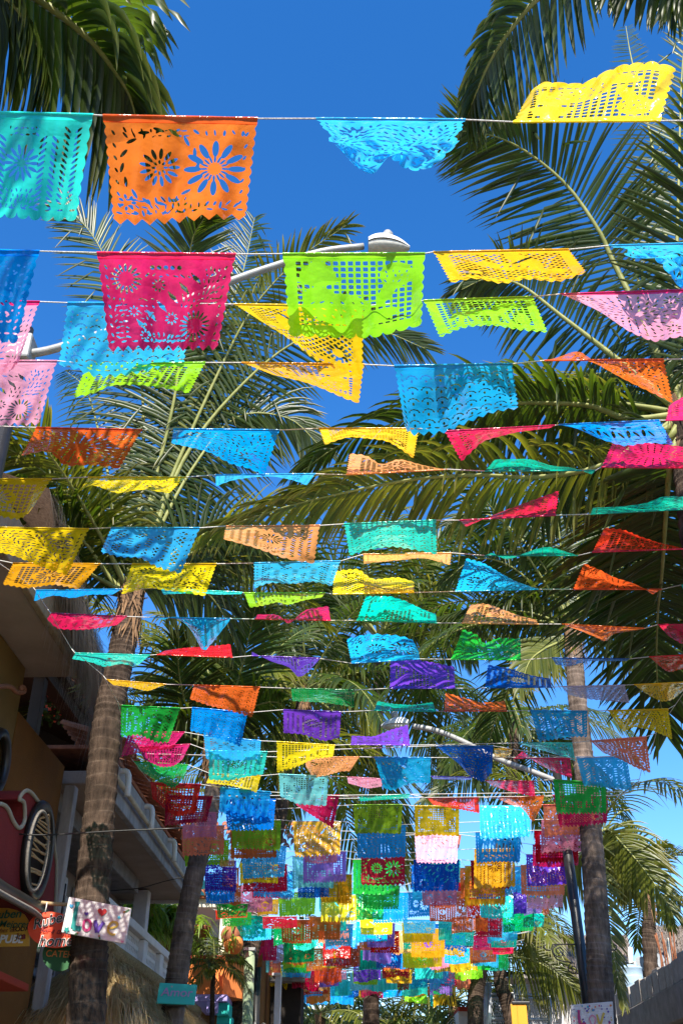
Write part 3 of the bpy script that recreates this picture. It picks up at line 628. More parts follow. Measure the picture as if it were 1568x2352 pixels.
words('La', *LX(-70, 920), 22, YD - .012, 'darkgreen', t, 0, .1, .02); words('rePUBL', *LX(80, 910), 24, YD - .012, 'white', t, 0, .1, .03, 1.0); words('ica', *LX(240, 875), 20, YD - .012, 'maroon', t, .1, .2, .03)
t = thing('green_oval_sign', 'dark green sign in the shade below the red oval sign', 'sign')
disc('board', [LX(x, y) for x, y in ellipse_px(680, 1090, 190, 185, 40)], RD + .1, PAINT['signgreen'], t); words('CATERING', *LX(770, 1085), 20, RD + .085, 'orange', t, -.05, 0, 0)
# turquoise sign on the leaning trunk
t, P = board('amor_sign', 'small turquoise sign with faded pink lettering on a leaning palm trunk', [(367, 2257), (452, 2262), (446, 2308), (359, 2305)], 13.0, .045, M['board_teal'])
words('Amor', 406, 2280, 25, 12.988, 'lilac', t, -.03, .1, .005, 1.2)
blob(star(395, 2266, 2.5, .1, 6), 12.989, PAINT['pink'], t)
bx('spacer', tuple(np.array([P[3][0] + .1, 13.05, P[3][2] - .015])), tuple(np.array([P[2][0] - .1, 13.25, P[0][2] - .015])), M['black_iron'], t, 0, street=False)
# dotted white sign on the right trunk
t, P = board('dotted_sign', 'white sign sprinkled with coloured dots on the right palm trunk', [(1310, 2308), (1406, 2300), (1412, 2390), (1312, 2398)], 11.66, .03, M['board_white'])
rr = random.Random(2); q = 11.654
for k in range(75):
    x, y = rr.uniform(1315, 1404), rr.uniform(2309, 2385)
    if 1350 < x < 1385 and 2325 < y < 2370: continue
    blob(ellipse_px(x, y, *([rr.uniform(1.2, 2.8)] * 2), 9), q, PAINT[rr.choice(['purple', 'cyan', 'blue', 'magenta', 'yellow', 'orange', 'purple'])], t)
stroke([(1328, 2320), (1331, 2350), (1345, 2352)], q, .03, PAINT['magenta'], t)
stroke([(1352, 2340), (1359, 2332), (1367, 2340), (1361, 2358), (1352, 2340)], q, .014, PAINT['pink'], t); stroke([(1370, 2330), (1377, 2352), (1386, 2326)], q, .022, PAINT['yellow'], t); stroke([(1391, 2342), (1399, 2340), (1396, 2332), (1390, 2340), (1393, 2352), (1401, 2352)], q, .008, PAINT['white'], t)
# ------------------------------------------------------------------ street lamps
def cobra(t, hx, hy, D, length, wid, dirx, mat):
    """lamp head: domed housing, bowl and photocell knob"""
    p = atY(hx, hy, D); m = MB(); X = np.array([dirx, 0, 0.])
    n, k = 14, 16
    def shell(zs, sc_):
        V0 = len(m.v)
        for i in range(n + 1):
            u = i / n; w = wid * math.sin(math.pi * min(1, (.12 + .88 * u) ** .75)) ** .6 if u < 1 else .02
            for j in range(k + 1):
                a = math.pi * j / k
                m.v.append(tuple(p + X * (u - .5) * length + np.array([0, w * math.cos(a) * sc_, zs * w * .9 * math.sin(a) ** .7 * sc_])))
        for i in range(n):
            for j in range(k): a = V0 + i * (k + 1) + j; m.f.append([a, a + 1, a + k + 2, a + k + 1])
    shell(1, 1); h = m.build('housing', mat, t, True)
    m = MB(); shell(-.75, .86); m.build('bowl', M['glass_lamp'], t, True)
    m = MB(); m.lathe([(.045, 0), (.045, .06), (.03, .09), (.004, .1)], lambda x, y, z: p + np.array([x + dirx * length * -.02, y, z + wid * .85]), 12); m.build('photocell', M['steel'], t, True)
t = thing('street_lamp', 'grey street lamp arm sloping up to a white lamp head above the lime flag', 'street lamp'); D1 = 5.75
pb = atY(49, 812, D1); m = MB(); m.tube([(pb[0], pb[1], 0), (pb[0], pb[1], pb[2] * .5), (pb[0], pb[1], pb[2] + .25)], [.085, .07, .055], 14); m.build('post', M['black_iron'], t, True)
m = MB(); m.tube(spline([atY(x, y, D1 - .0) for x, y in ((49, 815), (130, 800), (300, 742), (520, 650), (640, 608), (740, 578), (835, 566))], 30), np.linspace(.035, .029, 30), 12); m.build('arm', M['steel'], t, True)
m = MB(); m.box((pb[0] - .09, pb[1] - .09, pb[2] - .1), (pb[0] + .09, pb[1] + .09, pb[2] + .14)); m.build('bracket', M['steel'], t, bevel=.02)
cobra(t, 893, 570, D1, .34, .12, 1, M['white_enamel'])
t = thing('street_lamp', 'black lamp post with iron scrolls and a long grey arm to a white head', 'street lamp'); D2 = 12.6
pl = atY(1338, 2352, D2); pt = atY(1280, 1792, D2); pl = np.array([pt[0] + (pl[0] - pt[0]) * .5, D2, pl[2]])
pm = atY(1311, 2090, D2)
def onpost(z): f = (z - 0) / pt[2]; return np.array([pt[0] + .09 * (1 - f), D2, z])
m = MB(); m.tube([onpost(0), onpost(.5), onpost(.52), onpost(pt[2] * .5), onpost(pt[2] + .25)], [.16, .15, .085, .066, .058], 16); post = m.build('post', M['black_iron'], t, True)
m = MB(); m.tube(spline([atY(x, y, D2) for x, y in ((1280, 1795), (1210, 1768), (1140, 1742), (1060, 1702), (1000, 1678), (945, 1667))], 30), .036, 12); m.build('arm', M['steel'], t, True)
cobra(t, 906, 1668, D2, .36, .13, -1, M['white_enamel'])
def scroll(c, r, turns, a0, sg, n=34): return [c + np.array([r * (1 - .8 * k / n) * math.cos(a0 + sg * turns * 2 * math.pi * k / n), 0, r * (1 - .8 * k / n) * math.sin(a0 + sg * turns * 2 * math.pi * k / n)]) for k in range(n + 1)]
zb = atY(1322, 2170, D2)[2]; cx = onpost(zb)[0]
for sg in (-1, 1):
    c = lambda x, z: np.array([cx + sg * x, D2 - .02, zb + z]); m = MB()
    m.tube(spline([c(.05, 0), c(.30, .0), c(.33, -.02), c(.36, -.06), c(.41, -.055), c(.425, -.02), c(.40, -.0)], 26), .008, 6)
    m.tube([p for p in scroll(c(.26, -.075), .075, 1.6, 1.3 if sg > 0 else math.pi - 1.3, -sg)], .007, 6)
    m.tube(spline([c(.26, -.0), c(.335, -.06), c(.29, -.16), c(.16, -.19), c(.10, -.20)], 18), .008, 6)
    m.tube([p for p in scroll(c(.115, -.265), .065, 1.5, 1.6 if sg > 0 else math.pi - 1.6, -sg)], .007, 6)
    m.build('iron_scroll', M['black_iron'], t, True)
for (x0, y0, x1, y1, D, lab) in ((880, 2362, 842, 2334, 30, 'distant white street lamp head at the bottom edge, below the pale aqua flags'), (760, 2308, 728, 2322, 40, 'tiny distant lamp arm above the far palms')):
    t = thing('street_lamp', lab, 'street lamp'); b = atY(x0, y0, D); m = MB(); m.tube([(b[0] + .6, D, 0), (b[0] + .6, D, b[2] - .1)], .08, 8); m.build('post', M['steel'], t, True)
    m = MB(); m.tube(spline([np.array([b[0] + .6, D, b[2] - .1]), b, atY(x1, y1, D)], 10), .05, 8); m.build('arm', M['white_enamel'], t, True); cobra(t, x1, y1, D, .6, .2, -1, M['white_enamel'])

# ------------------------------------------------------------------ orange and teal houses further up on the left
def bxp(name, x0, y0, x1, y1, D, depth, mat, parent, bevel=.01, pad=(0, 0, 0, 0)):
    """a box whose front face spans the given pixels at distance D"""
    a = atY(x0, y1, D); b = atY(x1, y0, D); z0 = atY((x0 + x1) / 2, y1, D)[2]; z1 = atY((x0 + x1) / 2, y0, D)[2]
    xa = min(atY(x0, y0, D)[0], atY(x0, y1, D)[0]) if False else atY(x0, (y0 + y1) / 2, D)[0]; xb = atY(x1, (y0 + y1) / 2, D)[0]
    return bx(name, (xa, D, z0), (xb, D + depth, z1), mat, parent, bevel, street=False)
t = thing('orange_house', 'orange house with a red rail balcony and a cream column behind the leaning trunk', 'house'); D = 19.5
bxp('balcony_wall', 425, 2208, 514, 2284, D, .3, M['stucco_orange'], t)
a, b = atY(515, 2208, D), atY(515, 2286, D)
ch = MB(); x0 = atY(514, 2240, D)[0]; z0, z1 = b[2], a[2]; ch.hexa([(x0 + .003, D, z0), (x0 + .30, D + .5, z0), (x0 + .30, D + 3, z0), (x0 + .003, D + 3, z0), (x0 + .003, D, z1), (x0 + .30, D + .5, z1), (x0 + .30, D + 3, z1), (x0 + .003, D + 3, z1)]); ch.build('balcony_side', M['stucco_orange'], t)
bxp('rail', 420, 2194, 518, 2208, D - .05, .4, M['stucco_red'], t)
bxp('lavender_band', 440, 2284, 522, 2300, D - .04, 2.5, M['stucco_purple'], t)
bxp('bracket', 475, 2300, 500, 2326, D - .05, .3, M['stucco_purple'], t)
bxp('teal_bracket', 498, 2303, 526, 2332, D + .1, .6, M['stucco_teal'], t); bxp('door_frame', 495, 2334, 528, 2460, D + .3, .5, M['stucco_teal'], t)
bxp('column', 504, 2085, 528, 2196, D + .05, .35, M['cream'], t)
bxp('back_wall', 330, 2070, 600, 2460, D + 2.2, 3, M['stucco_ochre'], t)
bxp('side_wall', 470, 2100, 506, 2194, D + 1.6, .3, M['plaster'], t)
bxp('eave_slab', 345, 2062, 506, 2084, D + .2, 2.4, M['cream'], t)
bxp('dark_doorway', 452, 2092, 478, 2194, D + 2.1, .05, M['deep_shade'], t); bxp('dark_doorway', 395, 2105, 412, 2194, D + 2.1, .05, M['deep_shade'], t)
for x, y in ((529, 2148), (536, 2170)):
    m = MB(); p = atY(x, y, D + .1); m.lathe([(.01 + .17 * math.sin(math.pi * k / 10), -.17 * math.cos(math.pi * k / 10)) for k in range(11)], lambda x, y, z: p + np.array([x, y, z]), 16); m.build('finial_ball', M['stucco_orange'] if y > 2160 else M['tile'], t, True)
rt = bxp('roof_edge', 335, 2056, 520, 2062, D + .1, 2.6, M['tile'], t)
a = atY(338, 2058, D + .05); tile_rows(rt, a, (1, 0, 0), (0, 1, .25), 9, 1, step=.2)
t = thing('teal_house', 'teal upper storey with a terracotta tile roof behind the balcony house', 'house'); D = 23.5
bxp('wall', 330, 1972, 440, 2078, D, 4, M['stucco_teal'], t); bxp('gable_wall', 345, 1925, 408, 1942, D + 1.5, 2, M['plaster'], t)
m = MB(); a, b, c, d = atY(318, 1968, D - .3), atY(430, 1972, D - .3), atY(425, 1908, D + 2.6), atY(318, 1908, D + 2.6); up = np.array([0, 0, .12]); m.hexa([a, b, c, d, a + up, b + up, c + up, d + up]); rf = m.build('roof', M['tile'], t)
v = d - a; tile_rows(rf, a + up * 1.1, (1, 0, 0), v, 19, 6, step=.24, rstep=.5)
bxp('shop_board', 437, 1985, 462, 2085, D - .4, .15, PAINT['black'], t); rr = random.Random(5)
tt = bxp('board_edge', 434, 1983, 437, 2090, D - .42, .2, PAINT['signred'], t)
words('LOCO', 449, 2010, 24, D - .42, 'teal', t, -math.pi / 2, 0, .01)
# hanging greenery
def hanging(label, px, D, n, L, seed, mat='bush'):
    t = thing('hanging_plant', label, 'hanging plant'); rs = np.random.RandomState(seed); V = []; F = []; qq = []
    for k in range(n):
        x = rs.uniform(px[0], px[2]); y = px[1] + (px[3] - px[1]) * rs.uniform(0, .8) ** 1.0; p = atY(x, y, D + rs.uniform(-.35, .35)); az = rs.uniform(0, 6.28); d = np.array([math.cos(az) * .9, math.sin(az) * .9, .45]); l = L * rs.uniform(.5, 1.2); w = .022
        for s in range(4):
            sd = np.array([-d[1], d[0], 0]); sd /= np.linalg.norm(sd) + 1e-6; ww = w * (1, .9, .6, .1)[s]; V += [p - sd * ww, p + sd * ww]; qq += [s / 3] * 2
            d = d + np.array([0, 0, -.75]); d /= np.linalg.norm(d); p = p + d * l / 3
        b = len(V) - 8
        for s in range(3): F.append([b + 2 * s, b + 2 * s + 1, b + 2 * s + 3, b + 2 * s + 2])
    o = link('foliage', npmesh('foliage', V, [F], M[mat], False, {'q': qq}), t)
    m = MB(); p = atY((px[0] + px[2]) / 2, (px[1] + px[3]) / 2, D); m.lathe([(.10, -.12), (.17, .1), (.18, .12)], lambda x, y, z: p + np.array([x, y, z]), 14); m.build('pot', M['tile'], t, True); return t
hanging('bright green trailing plant beside the white balcony column', (308, 2055, 352, 2165), 17.6, 520, .5, 1)
hanging('bright green trailing plant hanging before the yellow wall, left of the leaning trunk', (352, 2075, 418, 2140), 18.2, 620, .55, 2)
hanging('leafy pot plant with pink flowers beside the cream column', (522, 2120, 542, 2190), 19.8, 240, .3, 3)
hanging('small fan leaved plant on the balcony right of the leaning trunk', (452, 2100, 470, 2190), 18.9, 90, .5, 4)
palm('small potted palm in front of the orange balcony wall', 18.4, [(492, 2215), (488, 2290), (486, 2420)], .045, [], 13, .85, .28, .9, seed=130, n=22, seg=3, elr=(-30, 70), W=.03, shaft=False)
# posts
t = thing('green_post', 'slender pale green post left of the flag cluster', 'post'); m = MB(); p = atY(574, 2185, 19); m.tube([(p[0] + .05, 19, 0), (p[0], 19, p[2])], .09, 12); m.build('shaft', rough('green_post_paint', (.30, .36, .22), (.2, .25, .15), 7, .7, .3), t, True); m = MB(); m.box((p[0] - .1, 18.9, p[2] + .002), (p[0] + .1, 19.1, p[2] + .05)); m.build('cap', M['steel'], t)
t = thing('black_post', 'black post with small scroll irons right of the green post', 'post'); m = MB(); p = atY(592, 2222, 20.5); m.tube([(p[0], 20.5, 0), (p[0], 20.5, p[2])], .07, 12); m.build('shaft', M['black_iron'], t, True); m = MB(); m.tube(scroll(np.array([p[0] + .14, 20.5, p[2] - 1.0]), .1, 1.5, 2.5, 1), .012, 6); m.build('scroll', M['black_iron'], t, True)
t = thing('white_column', 'plain white column beside dark shutters below the flag cluster', 'column'); bxp('shaft', 628, 2240, 642, 2460, 23, .4, M['plaster'], t); bxp('capital', 625, 2234, 645, 2241, 22.95, .5, M['plaster'], t)
t = thing('dark_shop', 'dark shop front with grey posts between the palms at lower left', 'shop front'); bxp('wall', 575, 2252, 690, 2460, 24.5, 2, M['deep_shade'], t); bxp('post', 604, 2240, 616, 2460, 24.2, .3, M['wood_brown'], t); bxp('awning_beam', 570, 2244, 700, 2254, 24.1, .4, M['concrete'], t)

# ------------------------------------------------------------------ right side
t = thing('concrete_canopy', 'rough grey concrete canopy with a row of blocks along its top at the right', 'canopy'); CB = 4.42
bx('slab', (CB, -8, 3.15), (9, 20.6, 3.62), M['concrete'], t, .02); bx('soffit', (CB + .15, -8, 3.05), (9, 20.5, 3.145), M['concrete'], t)  # the near stretch, out of view, is added to shade the left house
a = 11.6; k = 0
while a < 20.4:
    w = rnd.uniform(.38, .42); bx('block', (CB + .03 + rnd.uniform(-.015, .015), a, 3.625), (CB + .23, a + w - .025, 3.625 + (.34 if rnd.random() < .8 else .30) + rnd.uniform(-.02, .02)), M['block'], t, .015); a += w + (.0 if rnd.random() < .75 else .07); k += 1
bx('back_wall', (8.0, -8, 0), (9, 20.6, 3.04), M['deep_shade'], t); bx('end_wall', (CB + .9, 20.0, 0), (8, 20.6, 3.04), M['deep_shade'], t)
for a in (12.2, 16.0): bx('pillar', (CB + .3, a, 0), (CB + .65, a + .35, 3.04), M['concrete'], t)
def thatched(label, x0, y0, x1, y1, yb, D, depth, seed, wall):
    t = thing('thatched_building', label, 'thatched building'); a, b = atY(x0, y0, D + depth), atY(x1, y0, D + depth); c, d = atY(x1, y1, D), atY(x0, y1, D); lo = np.array([0, 0, -.18])
    m = MB(); m.hexa([d + lo, c + lo, b + lo, a + lo, d, c, b, a]); m.build('roof', M['thatch_grey'], t); strands(quadfn(a, b, c, d), None, 4500, .55, .011, .14, seed, 'thatch', M['straw_grey'], t)
    bxp('wall', x0 + 12, y1 - 4, x1 - 8, yb, D + .5, depth * .8, M[wall], t); return t
t = thatched('long grey thatched roof behind the black lamp post', 1205, 2148, 1440, 2232, 2420, 27, 3.0, 8, 'plaster')
m = MB(); p, q = atY(1160, 2238, 26), atY(1480, 2236, 26); m.tube([p, q], .06, 8); m.build('beam', M['wood_dark'], t, True)
bxp('lower_slab', 1170, 2238, 1500, 2247, 25.6, 1, M['concrete'], t)
for k, (x, y0, y1) in enumerate(((1284, 2206, 2238), (1289, 2204, 2238))): m = MB(); m.tube([atY(x, y1, 26.3), atY(x, y0, 26.3)], .035, 8); m.build('vent_pipe', M['pvc'], t, True)
t = thatched('brown thatched hut roof at the far right edge', 1490, 2128, 1660, 2200, 2300, 23, 3.4, 9, 'wood_dark')
t = thing('roof_tank', 'round blue-grey water tank on the roof at the right', 'water tank'); p0, p1 = atY(1452, 2266, 20.2), atY(1450, 2222, 20.2); r = (atY(1477, 2240, 20.2) - atY(1425, 2240, 20.2))[0] / 2; h = p1[2] - p0[2]
m = MB(); m.lathe([(r * .93, -.25), (r * .97, 0), (r, h * .45), (r * 1.0, h * .5), (r * .97, h * .52), (r, h * .6), (r, h * .88), (r * 1.03, h * .9), (r * 1.03, h * .96), (r * .9, h * 1.02), (r * .3, h * 1.15), (.01, h * 1.16)], lambda x, y, z: p0 + np.array([x, y, z]), 28); m.build('tank_body', M['tank'], t, True)
m = MB(); m.lathe([(r * .32, h * 1.1), (r * .32, h * 1.22), (.01, h * 1.24)], lambda x, y, z: p0 + np.array([x, y, z]), 20); m.build('lid', M['black_iron'], t, True)
bx('tank_base', (p0[0] - r, p0[1] - r, 3.3), (p0[0] + r, p0[1] + r, p0[2] - .255), M['block'], t, street=False)
t = thing('aircon_unit', 'white air conditioning box on the roof behind the water tank', 'air conditioner'); o = bxp('cabinet', 1424, 2208, 1460, 2230, 22.5, .35, M['white_enamel'], t); m = MB(); p = atY(1436, 2222, 22.47)
for k in range(4): m.tube([p + np.array([(.05 + .05 * k) * math.cos(i * .35), 0, (.05 + .05 * k) * math.sin(i * .35)]) for i in range(19)], .008, 4, cap=False)
m.build('fan_grille', M['steel'], t); bxp('bracket', 1426, 2230, 1458, 2240, 22.55, .3, M['steel'], t)
for x, y, lab in ((1484, 2219, 'grey satellite dish beside the water tank'), (1522, 2212, 'grey satellite dish near the rusty rods')):
    t = thing('satellite_dish', lab, 'satellite dish'); p = atY(x, y, 22); m = MB(); n = 16
    Xd = unit(np.array([.3, -.7, .65])); Yd = unit(np.cross(Xd, [0, 0, 1.])); Zd = np.cross(Xd, Yd)
    m.lathe([(.01, -.06), (.1, -.05), (.19, -.02), (.25, .02)][::1], lambda x, y, z: p + Yd * x + Zd * y + Xd * z, 20); m.build('dish', M['galv'], t, True)
    m = MB(); m.tube([p - [0, 0, .0], p + Xd * .25 + [0, 0, -.08]], .012, 5); m.tube([p + [0, 0, -.55], p - Xd * .07], .02, 6); m.build('mount', M['steel'], t, True)
for x, y0, y1, lab in ((1446, 2230, 2176, 'white vent pipe left of the water tank'), (1500, 2210, 2165, 'white vent pipe between dish and rusty rods'), (1535, 2205, 2155, 'white vent pipe among the rusty rods')):
    m = MB(); m.tube([atY(x + 2, y0 + 12, 22), atY(x, y1, 22)], .045, 8); tag(m.build('vent_pipe', M['pvc'], None, True), lab, 'pipe')
t = thing('rebar_bundle', 'rusty bare rebar rods rising from an unfinished roof column at the right', 'rebar')
for k in range(7):
    x = 1512 + k * 5.2 + (8 if k > 3 else 0); m = MB(); m.tube(spline([atY(x + 8, 2236, 18.5 + .06 * (k % 3)), atY(x + rnd.uniform(-2, 4), 2190, 18.5), atY(x - rnd.uniform(2, 12), 2136 + rnd.uniform(0, 22), 18.5)], 8), .014, 5); m.build('rod', M['rust'], t, True)
bxp('column_stub', 1512, 2222, 1545, 2290, 18.45, .35, M['concrete'], t)
# far right middle: frames, banner and white building
t = thing('fence_frame', 'tall galvanised fence frame with wire mesh behind the curved trunk', 'fence'); D = 25
for x in (1115, 1123, 1182, 1262): m = MB(); m.tube([atY(x, 2400, D), atY(x, 2258 if x < 1125 else 2285, D)], .05, 8); m.build('upright', M['galv'], t, True)
for y in (2284, 2292, 2340): m = MB(); m.tube([atY(1113, y, D), atY(1265, y + 2, D)], .035, 8); m.build('rail', M['galv'], t, True)
m = MB()
for k in range(34):
    x = 1116 + k * 4.4; m.tube([atY(x, 2398, D + .02), atY(x + 30, 2288, D + .02)], .008, 3, False); m.tube([atY(x + 30, 2398, D + .02), atY(x, 2288, D + .02)], .008, 3, False)
o = m.build('wire_mesh', M['galv'], t); o['kind'] = 'stuff'
t = thing('yellow_banner', 'plain yellow banner hanging on a frame below the drooping frond', 'banner'); bxp('cloth', 1177, 2306, 1214, 2440, 23, .03, M['banner_yellow'], t); bxp('rod', 1175, 2300, 1216, 2306, 22.97, .06, M['black_iron'], t)
t = thing('white_building', 'white plastered building glimpsed through the frond, right of the middle', 'building'); bxp('wall', 1150, 2262, 1250, 2480, 31, 5, M['plaster'], t)
for x in (1160, 1190, 1220): w = bxp('window_frame', x, 2285, x + 16, 2325, 30.95, .06, M['cream'], t); bxp('glass', x + 2, 2288, x + 14, 2322, 30.93, .03, M['glass'], w)
bxp('parapet', 1148, 2255, 1252, 2264, 30.9, 5.2, M['plaster'], t)
t = thing('low_white_building', 'low white building with a red edge at the bottom, left of the fence frame', 'building'); bxp('wall', 1055, 2322, 1118, 2470, 28.5, 4, M['plaster'], t); bxp('roof_edge', 1052, 2312, 1120, 2322, 28.4, 4.2, M['stucco_red'], t)
t = thing('far_street_buildings', 'pale far buildings closing the street behind the palms', 'building'); bxp('wall', 560, 2335, 900, 2500, 60, 8, M['cream'], t)
for k in range(9): w = bxp('window_frame', 580 + k * 34, 2350, 596 + k * 34, 2375, 59.9, .15, M['plaster'], t); bxp('glass', 583 + k * 34, 2353, 593 + k * 34, 2372, 59.85, .1, M['glass'], w)
# cables
for lab, pts, D in (('dark cable sagging under the flat roof slab at the left edge', ((-40, 1424), (0, 1428), (60, 1438), (122, 1449)), 8.6), ('thin cable crossing the pink shop front and the left trunk', ((-40, 1905), (0, 1910), (60, 1917), (130, 1917), (260, 1909), (420, 1902)), 8.4),
                    ('thin cable running from the balcony roof to the leaning trunk', ((255, 2046), (320, 2040), (380, 2024), (432, 2012)), 14.5)):
    m = MB(); m.tube(spline([atY(x, y, D) for x, y in pts], 20), .007, 5); tag(m.build('cable', M['black_iron'], None, True), lab, 'cable')

# -- the dark palm leaning in at the top left, trunk beside the camera
palm('dark drooping palm fronds hanging in from the top left corner', 3.0, [(-330, -330, -.6), (-520, 700, -.6), (-640, 2000, -.6)], .17,
     [([(-60, -90), (90, 0), (200, 85), (265, 165), (300, 225), (318, 300)], dict(dy=.5, L=.98, droop=2.6, n=46, W=.062, seg=7, lift=-.1, r0=.028, start=.05)),
      ([(-190, -120), (-80, -60), (20, 0), (80, 90), (110, 190)], dict(dy=.2, L=.95, droop=3.0, n=40, W=.062, seg=7, lift=-.2, start=.05)),
      ([(0, -130), (140, -60), (240, 0), (290, 50), (330, 110)], dict(dy=1.1, L=.8, droop=2.4, n=36, W=.06, seg=7, lift=-.1, start=.05))],
     2, 3.8, .85, 1.2, seed=3, azr=(195, 330), n=44, W=.05)
# -- near palm out of the frame on the right, fronds reaching in at the top
palm('palm fronds with long hanging leaflets reaching in at the top right corner', 3.3, [(1900, -330, -.4), (1950, 900, -.4), (2050, 2100, -.4)], .17,
     [([(1480, -150), (1340, -70), (1240, -8), (1172, 68), (1125, 140), (1092, 215), (1072, 268)], dict(dy=.5, L=.62, droop=1.9, n=60, W=.04, seg=6, lift=-.15)),
      ([(1750, -160), (1620, -110), (1500, -70), (1390, -40)], dict(dy=.3, L=.62, droop=2.6, n=52, W=.042, seg=6, lift=-.2)),
      ([(1780, -140), (1680, -90), (1590, -30), (1540, 30)], dict(dy=.6, L=.5, droop=2.2, n=44, W=.04, seg=6, lift=-.2))],
     3, 3.4, .75, 1.2, seed=5, azr=(-165, -15), n=44)
# -- big palm at the right edge
palm('large palm at the right edge with a brown shaggy crown base and near fronds', 6.0, [(1572, 955), (1592, 1120), (1640, 1500), (1720, 2300)], .15,
     [([(1490, 770), (1404, 595), (1374, 530), (1304, 430), (1224, 360), (1154, 320), (1084, 303), (1040, 302)], dict(dy=-.6, L=.9, droop=.3, n=92, W=.034, lift=.05, seg=6)),
      ([(1556, 800), (1553, 595), (1558, 400), (1566, 150), (1590, -20)], dict(dy=-.5, L=.62, droop=.2, n=80, W=.04)),
      ([(1545, 800), (1530, 560), (1490, 300), (1450, 140), (1436, 60)], dict(dy=.6, L=.55, droop=.15, n=70, W=.03)),
      ([(1419, 828), (1284, 723), (1194, 655), (1120, 640), (1060, 665)], dict(dy=.3, L=.62, droop=.9, n=62, W=.036)),
      ([(1444, 963), (1359, 933), (1259, 926), (1160, 928), (1050, 938), (919, 968), (784, 1020), (690, 1085)], dict(dy=.2, L=.74, droop=1.2, n=90, W=.036, seg=6, nv=.4)),
      ([(1480, 1010), (1380, 1070), (1234, 1096), (1084, 1091), (934, 1103), (784, 1133), (650, 1166), (480, 1222)], dict(dy=-.2, L=.72, droop=1.3, n=92, W=.038, seg=6, leaf='leaf_yellow', lift=.3, nv=.3)),
      ([(1540, 1060), (1529, 1171), (1519, 1316), (1509, 1416), (1508, 1561), (1530, 1690)], dict(dy=4.2, L=1.35, droop=.22, n=92, W=.066, lift=-.05)),
      ([(1566, 1050), (1570, 1180), (1560, 1340), (1548, 1480), (1540, 1620)], dict(dy=4.6, L=1.3, droop=.3, n=84, W=.064)), ([(1530, 1020), (1480, 1120), (1450, 1260), (1440, 1400)], dict(dy=3.6, L=.9, droop=.5, n=70, W=.05)),
      ([(1600, 1040), (1640, 1200), (1650, 1400), (1640, 1580)], dict(dy=3.6, L=1.0, droop=.4, n=60, W=.052)),
      ([(1530, 840), (1480, 700), (1450, 560), (1460, 430)], dict(dy=1.2, L=.6, droop=.4, n=60)),
      ([(1500, 900), (1420, 860), (1330, 870), (1260, 930)], dict(dy=1.4, L=.6, droop=.8, n=56)),
      ([(1500, 1000), (1400, 1010), (1300, 1090), (1240, 1200)], dict(dy=1.2, L=.7, droop=.9, n=56))],
     9, 3.3, .8, .5, seed=8, mat='trunk', azr=(-60, 190), n=58)
# -- left palm with the love sign
palm('tall palm with a dark ringed trunk beside the love sign, left of the street', 9.0, [(302, 1372), (290, 1440), (272, 1540), (247, 1660), (226, 1900), (208, 2120), (198, 2352)], .148,
     [([(345, 1150), (400, 920), (425, 720), (440, 560), (470, 500)], dict(dy=-1.2, L=1.0, droop=.45, n=92, W=.046, r0=.022)),
      ([(318, 1200), (330, 950), (300, 740), (225, 560), (150, 470)], dict(dy=-.6, L=1.0, droop=.4, n=86, W=.042)),
      ([(380, 1050), (470, 820), (550, 650), (585, 500)], dict(dy=.2, L=1.05, droop=.4, n=86, W=.042)),
      ([(360, 1230), (440, 1080), (540, 960), (660, 960), (740, 1030)], dict(dy=.2, L=.95, droop=.8, n=84, W=.042)),
      ([(385, 1120), (500, 860), (580, 710), (680, 600), (795, 517)], dict(dy=-.9, L=.68, droop=.8, n=76, W=.036, leaf='leaf_yellow')),
      ([(420, 1060), (560, 880), (700, 775), (850, 755), (975, 800)], dict(dy=-.5, L=.85, droop=.6, n=78, W=.038)),
      ([(262, 1310), (222, 1215), (150, 1130), (70, 1060), (-20, 1010)], dict(dy=-1.0, L=.85, droop=1.0, n=70, W=.044, leaf='leaf_yellow')),
      ([(255, 1330), (190, 1240), (100, 1170), (0, 1120), (-60, 1130)], dict(dy=-1.4, L=.8, droop=1.5, n=64, W=.046)),
      ([(280, 1250), (240, 1050), (200, 900), (150, 850)], dict(dy=.8, L=.7, droop=.5, n=60)),
      ([(360, 1310), (440, 1240), (540, 1220), (630, 1290)], dict(dy=.6, L=.85, droop=.9, n=64)),
      ([(350, 1340), (430, 1330), (500, 1390), (540, 1480)], dict(dy=.9, L=.8, droop=1.0, n=60)),
      ([(330, 1250), (390, 1130), (470, 1040), (560, 1060)], dict(dy=1.2, L=.8, droop=.8, n=60))],
     7, 3.4, .9, .7, seed=12, n=62, azr=(10, 230))
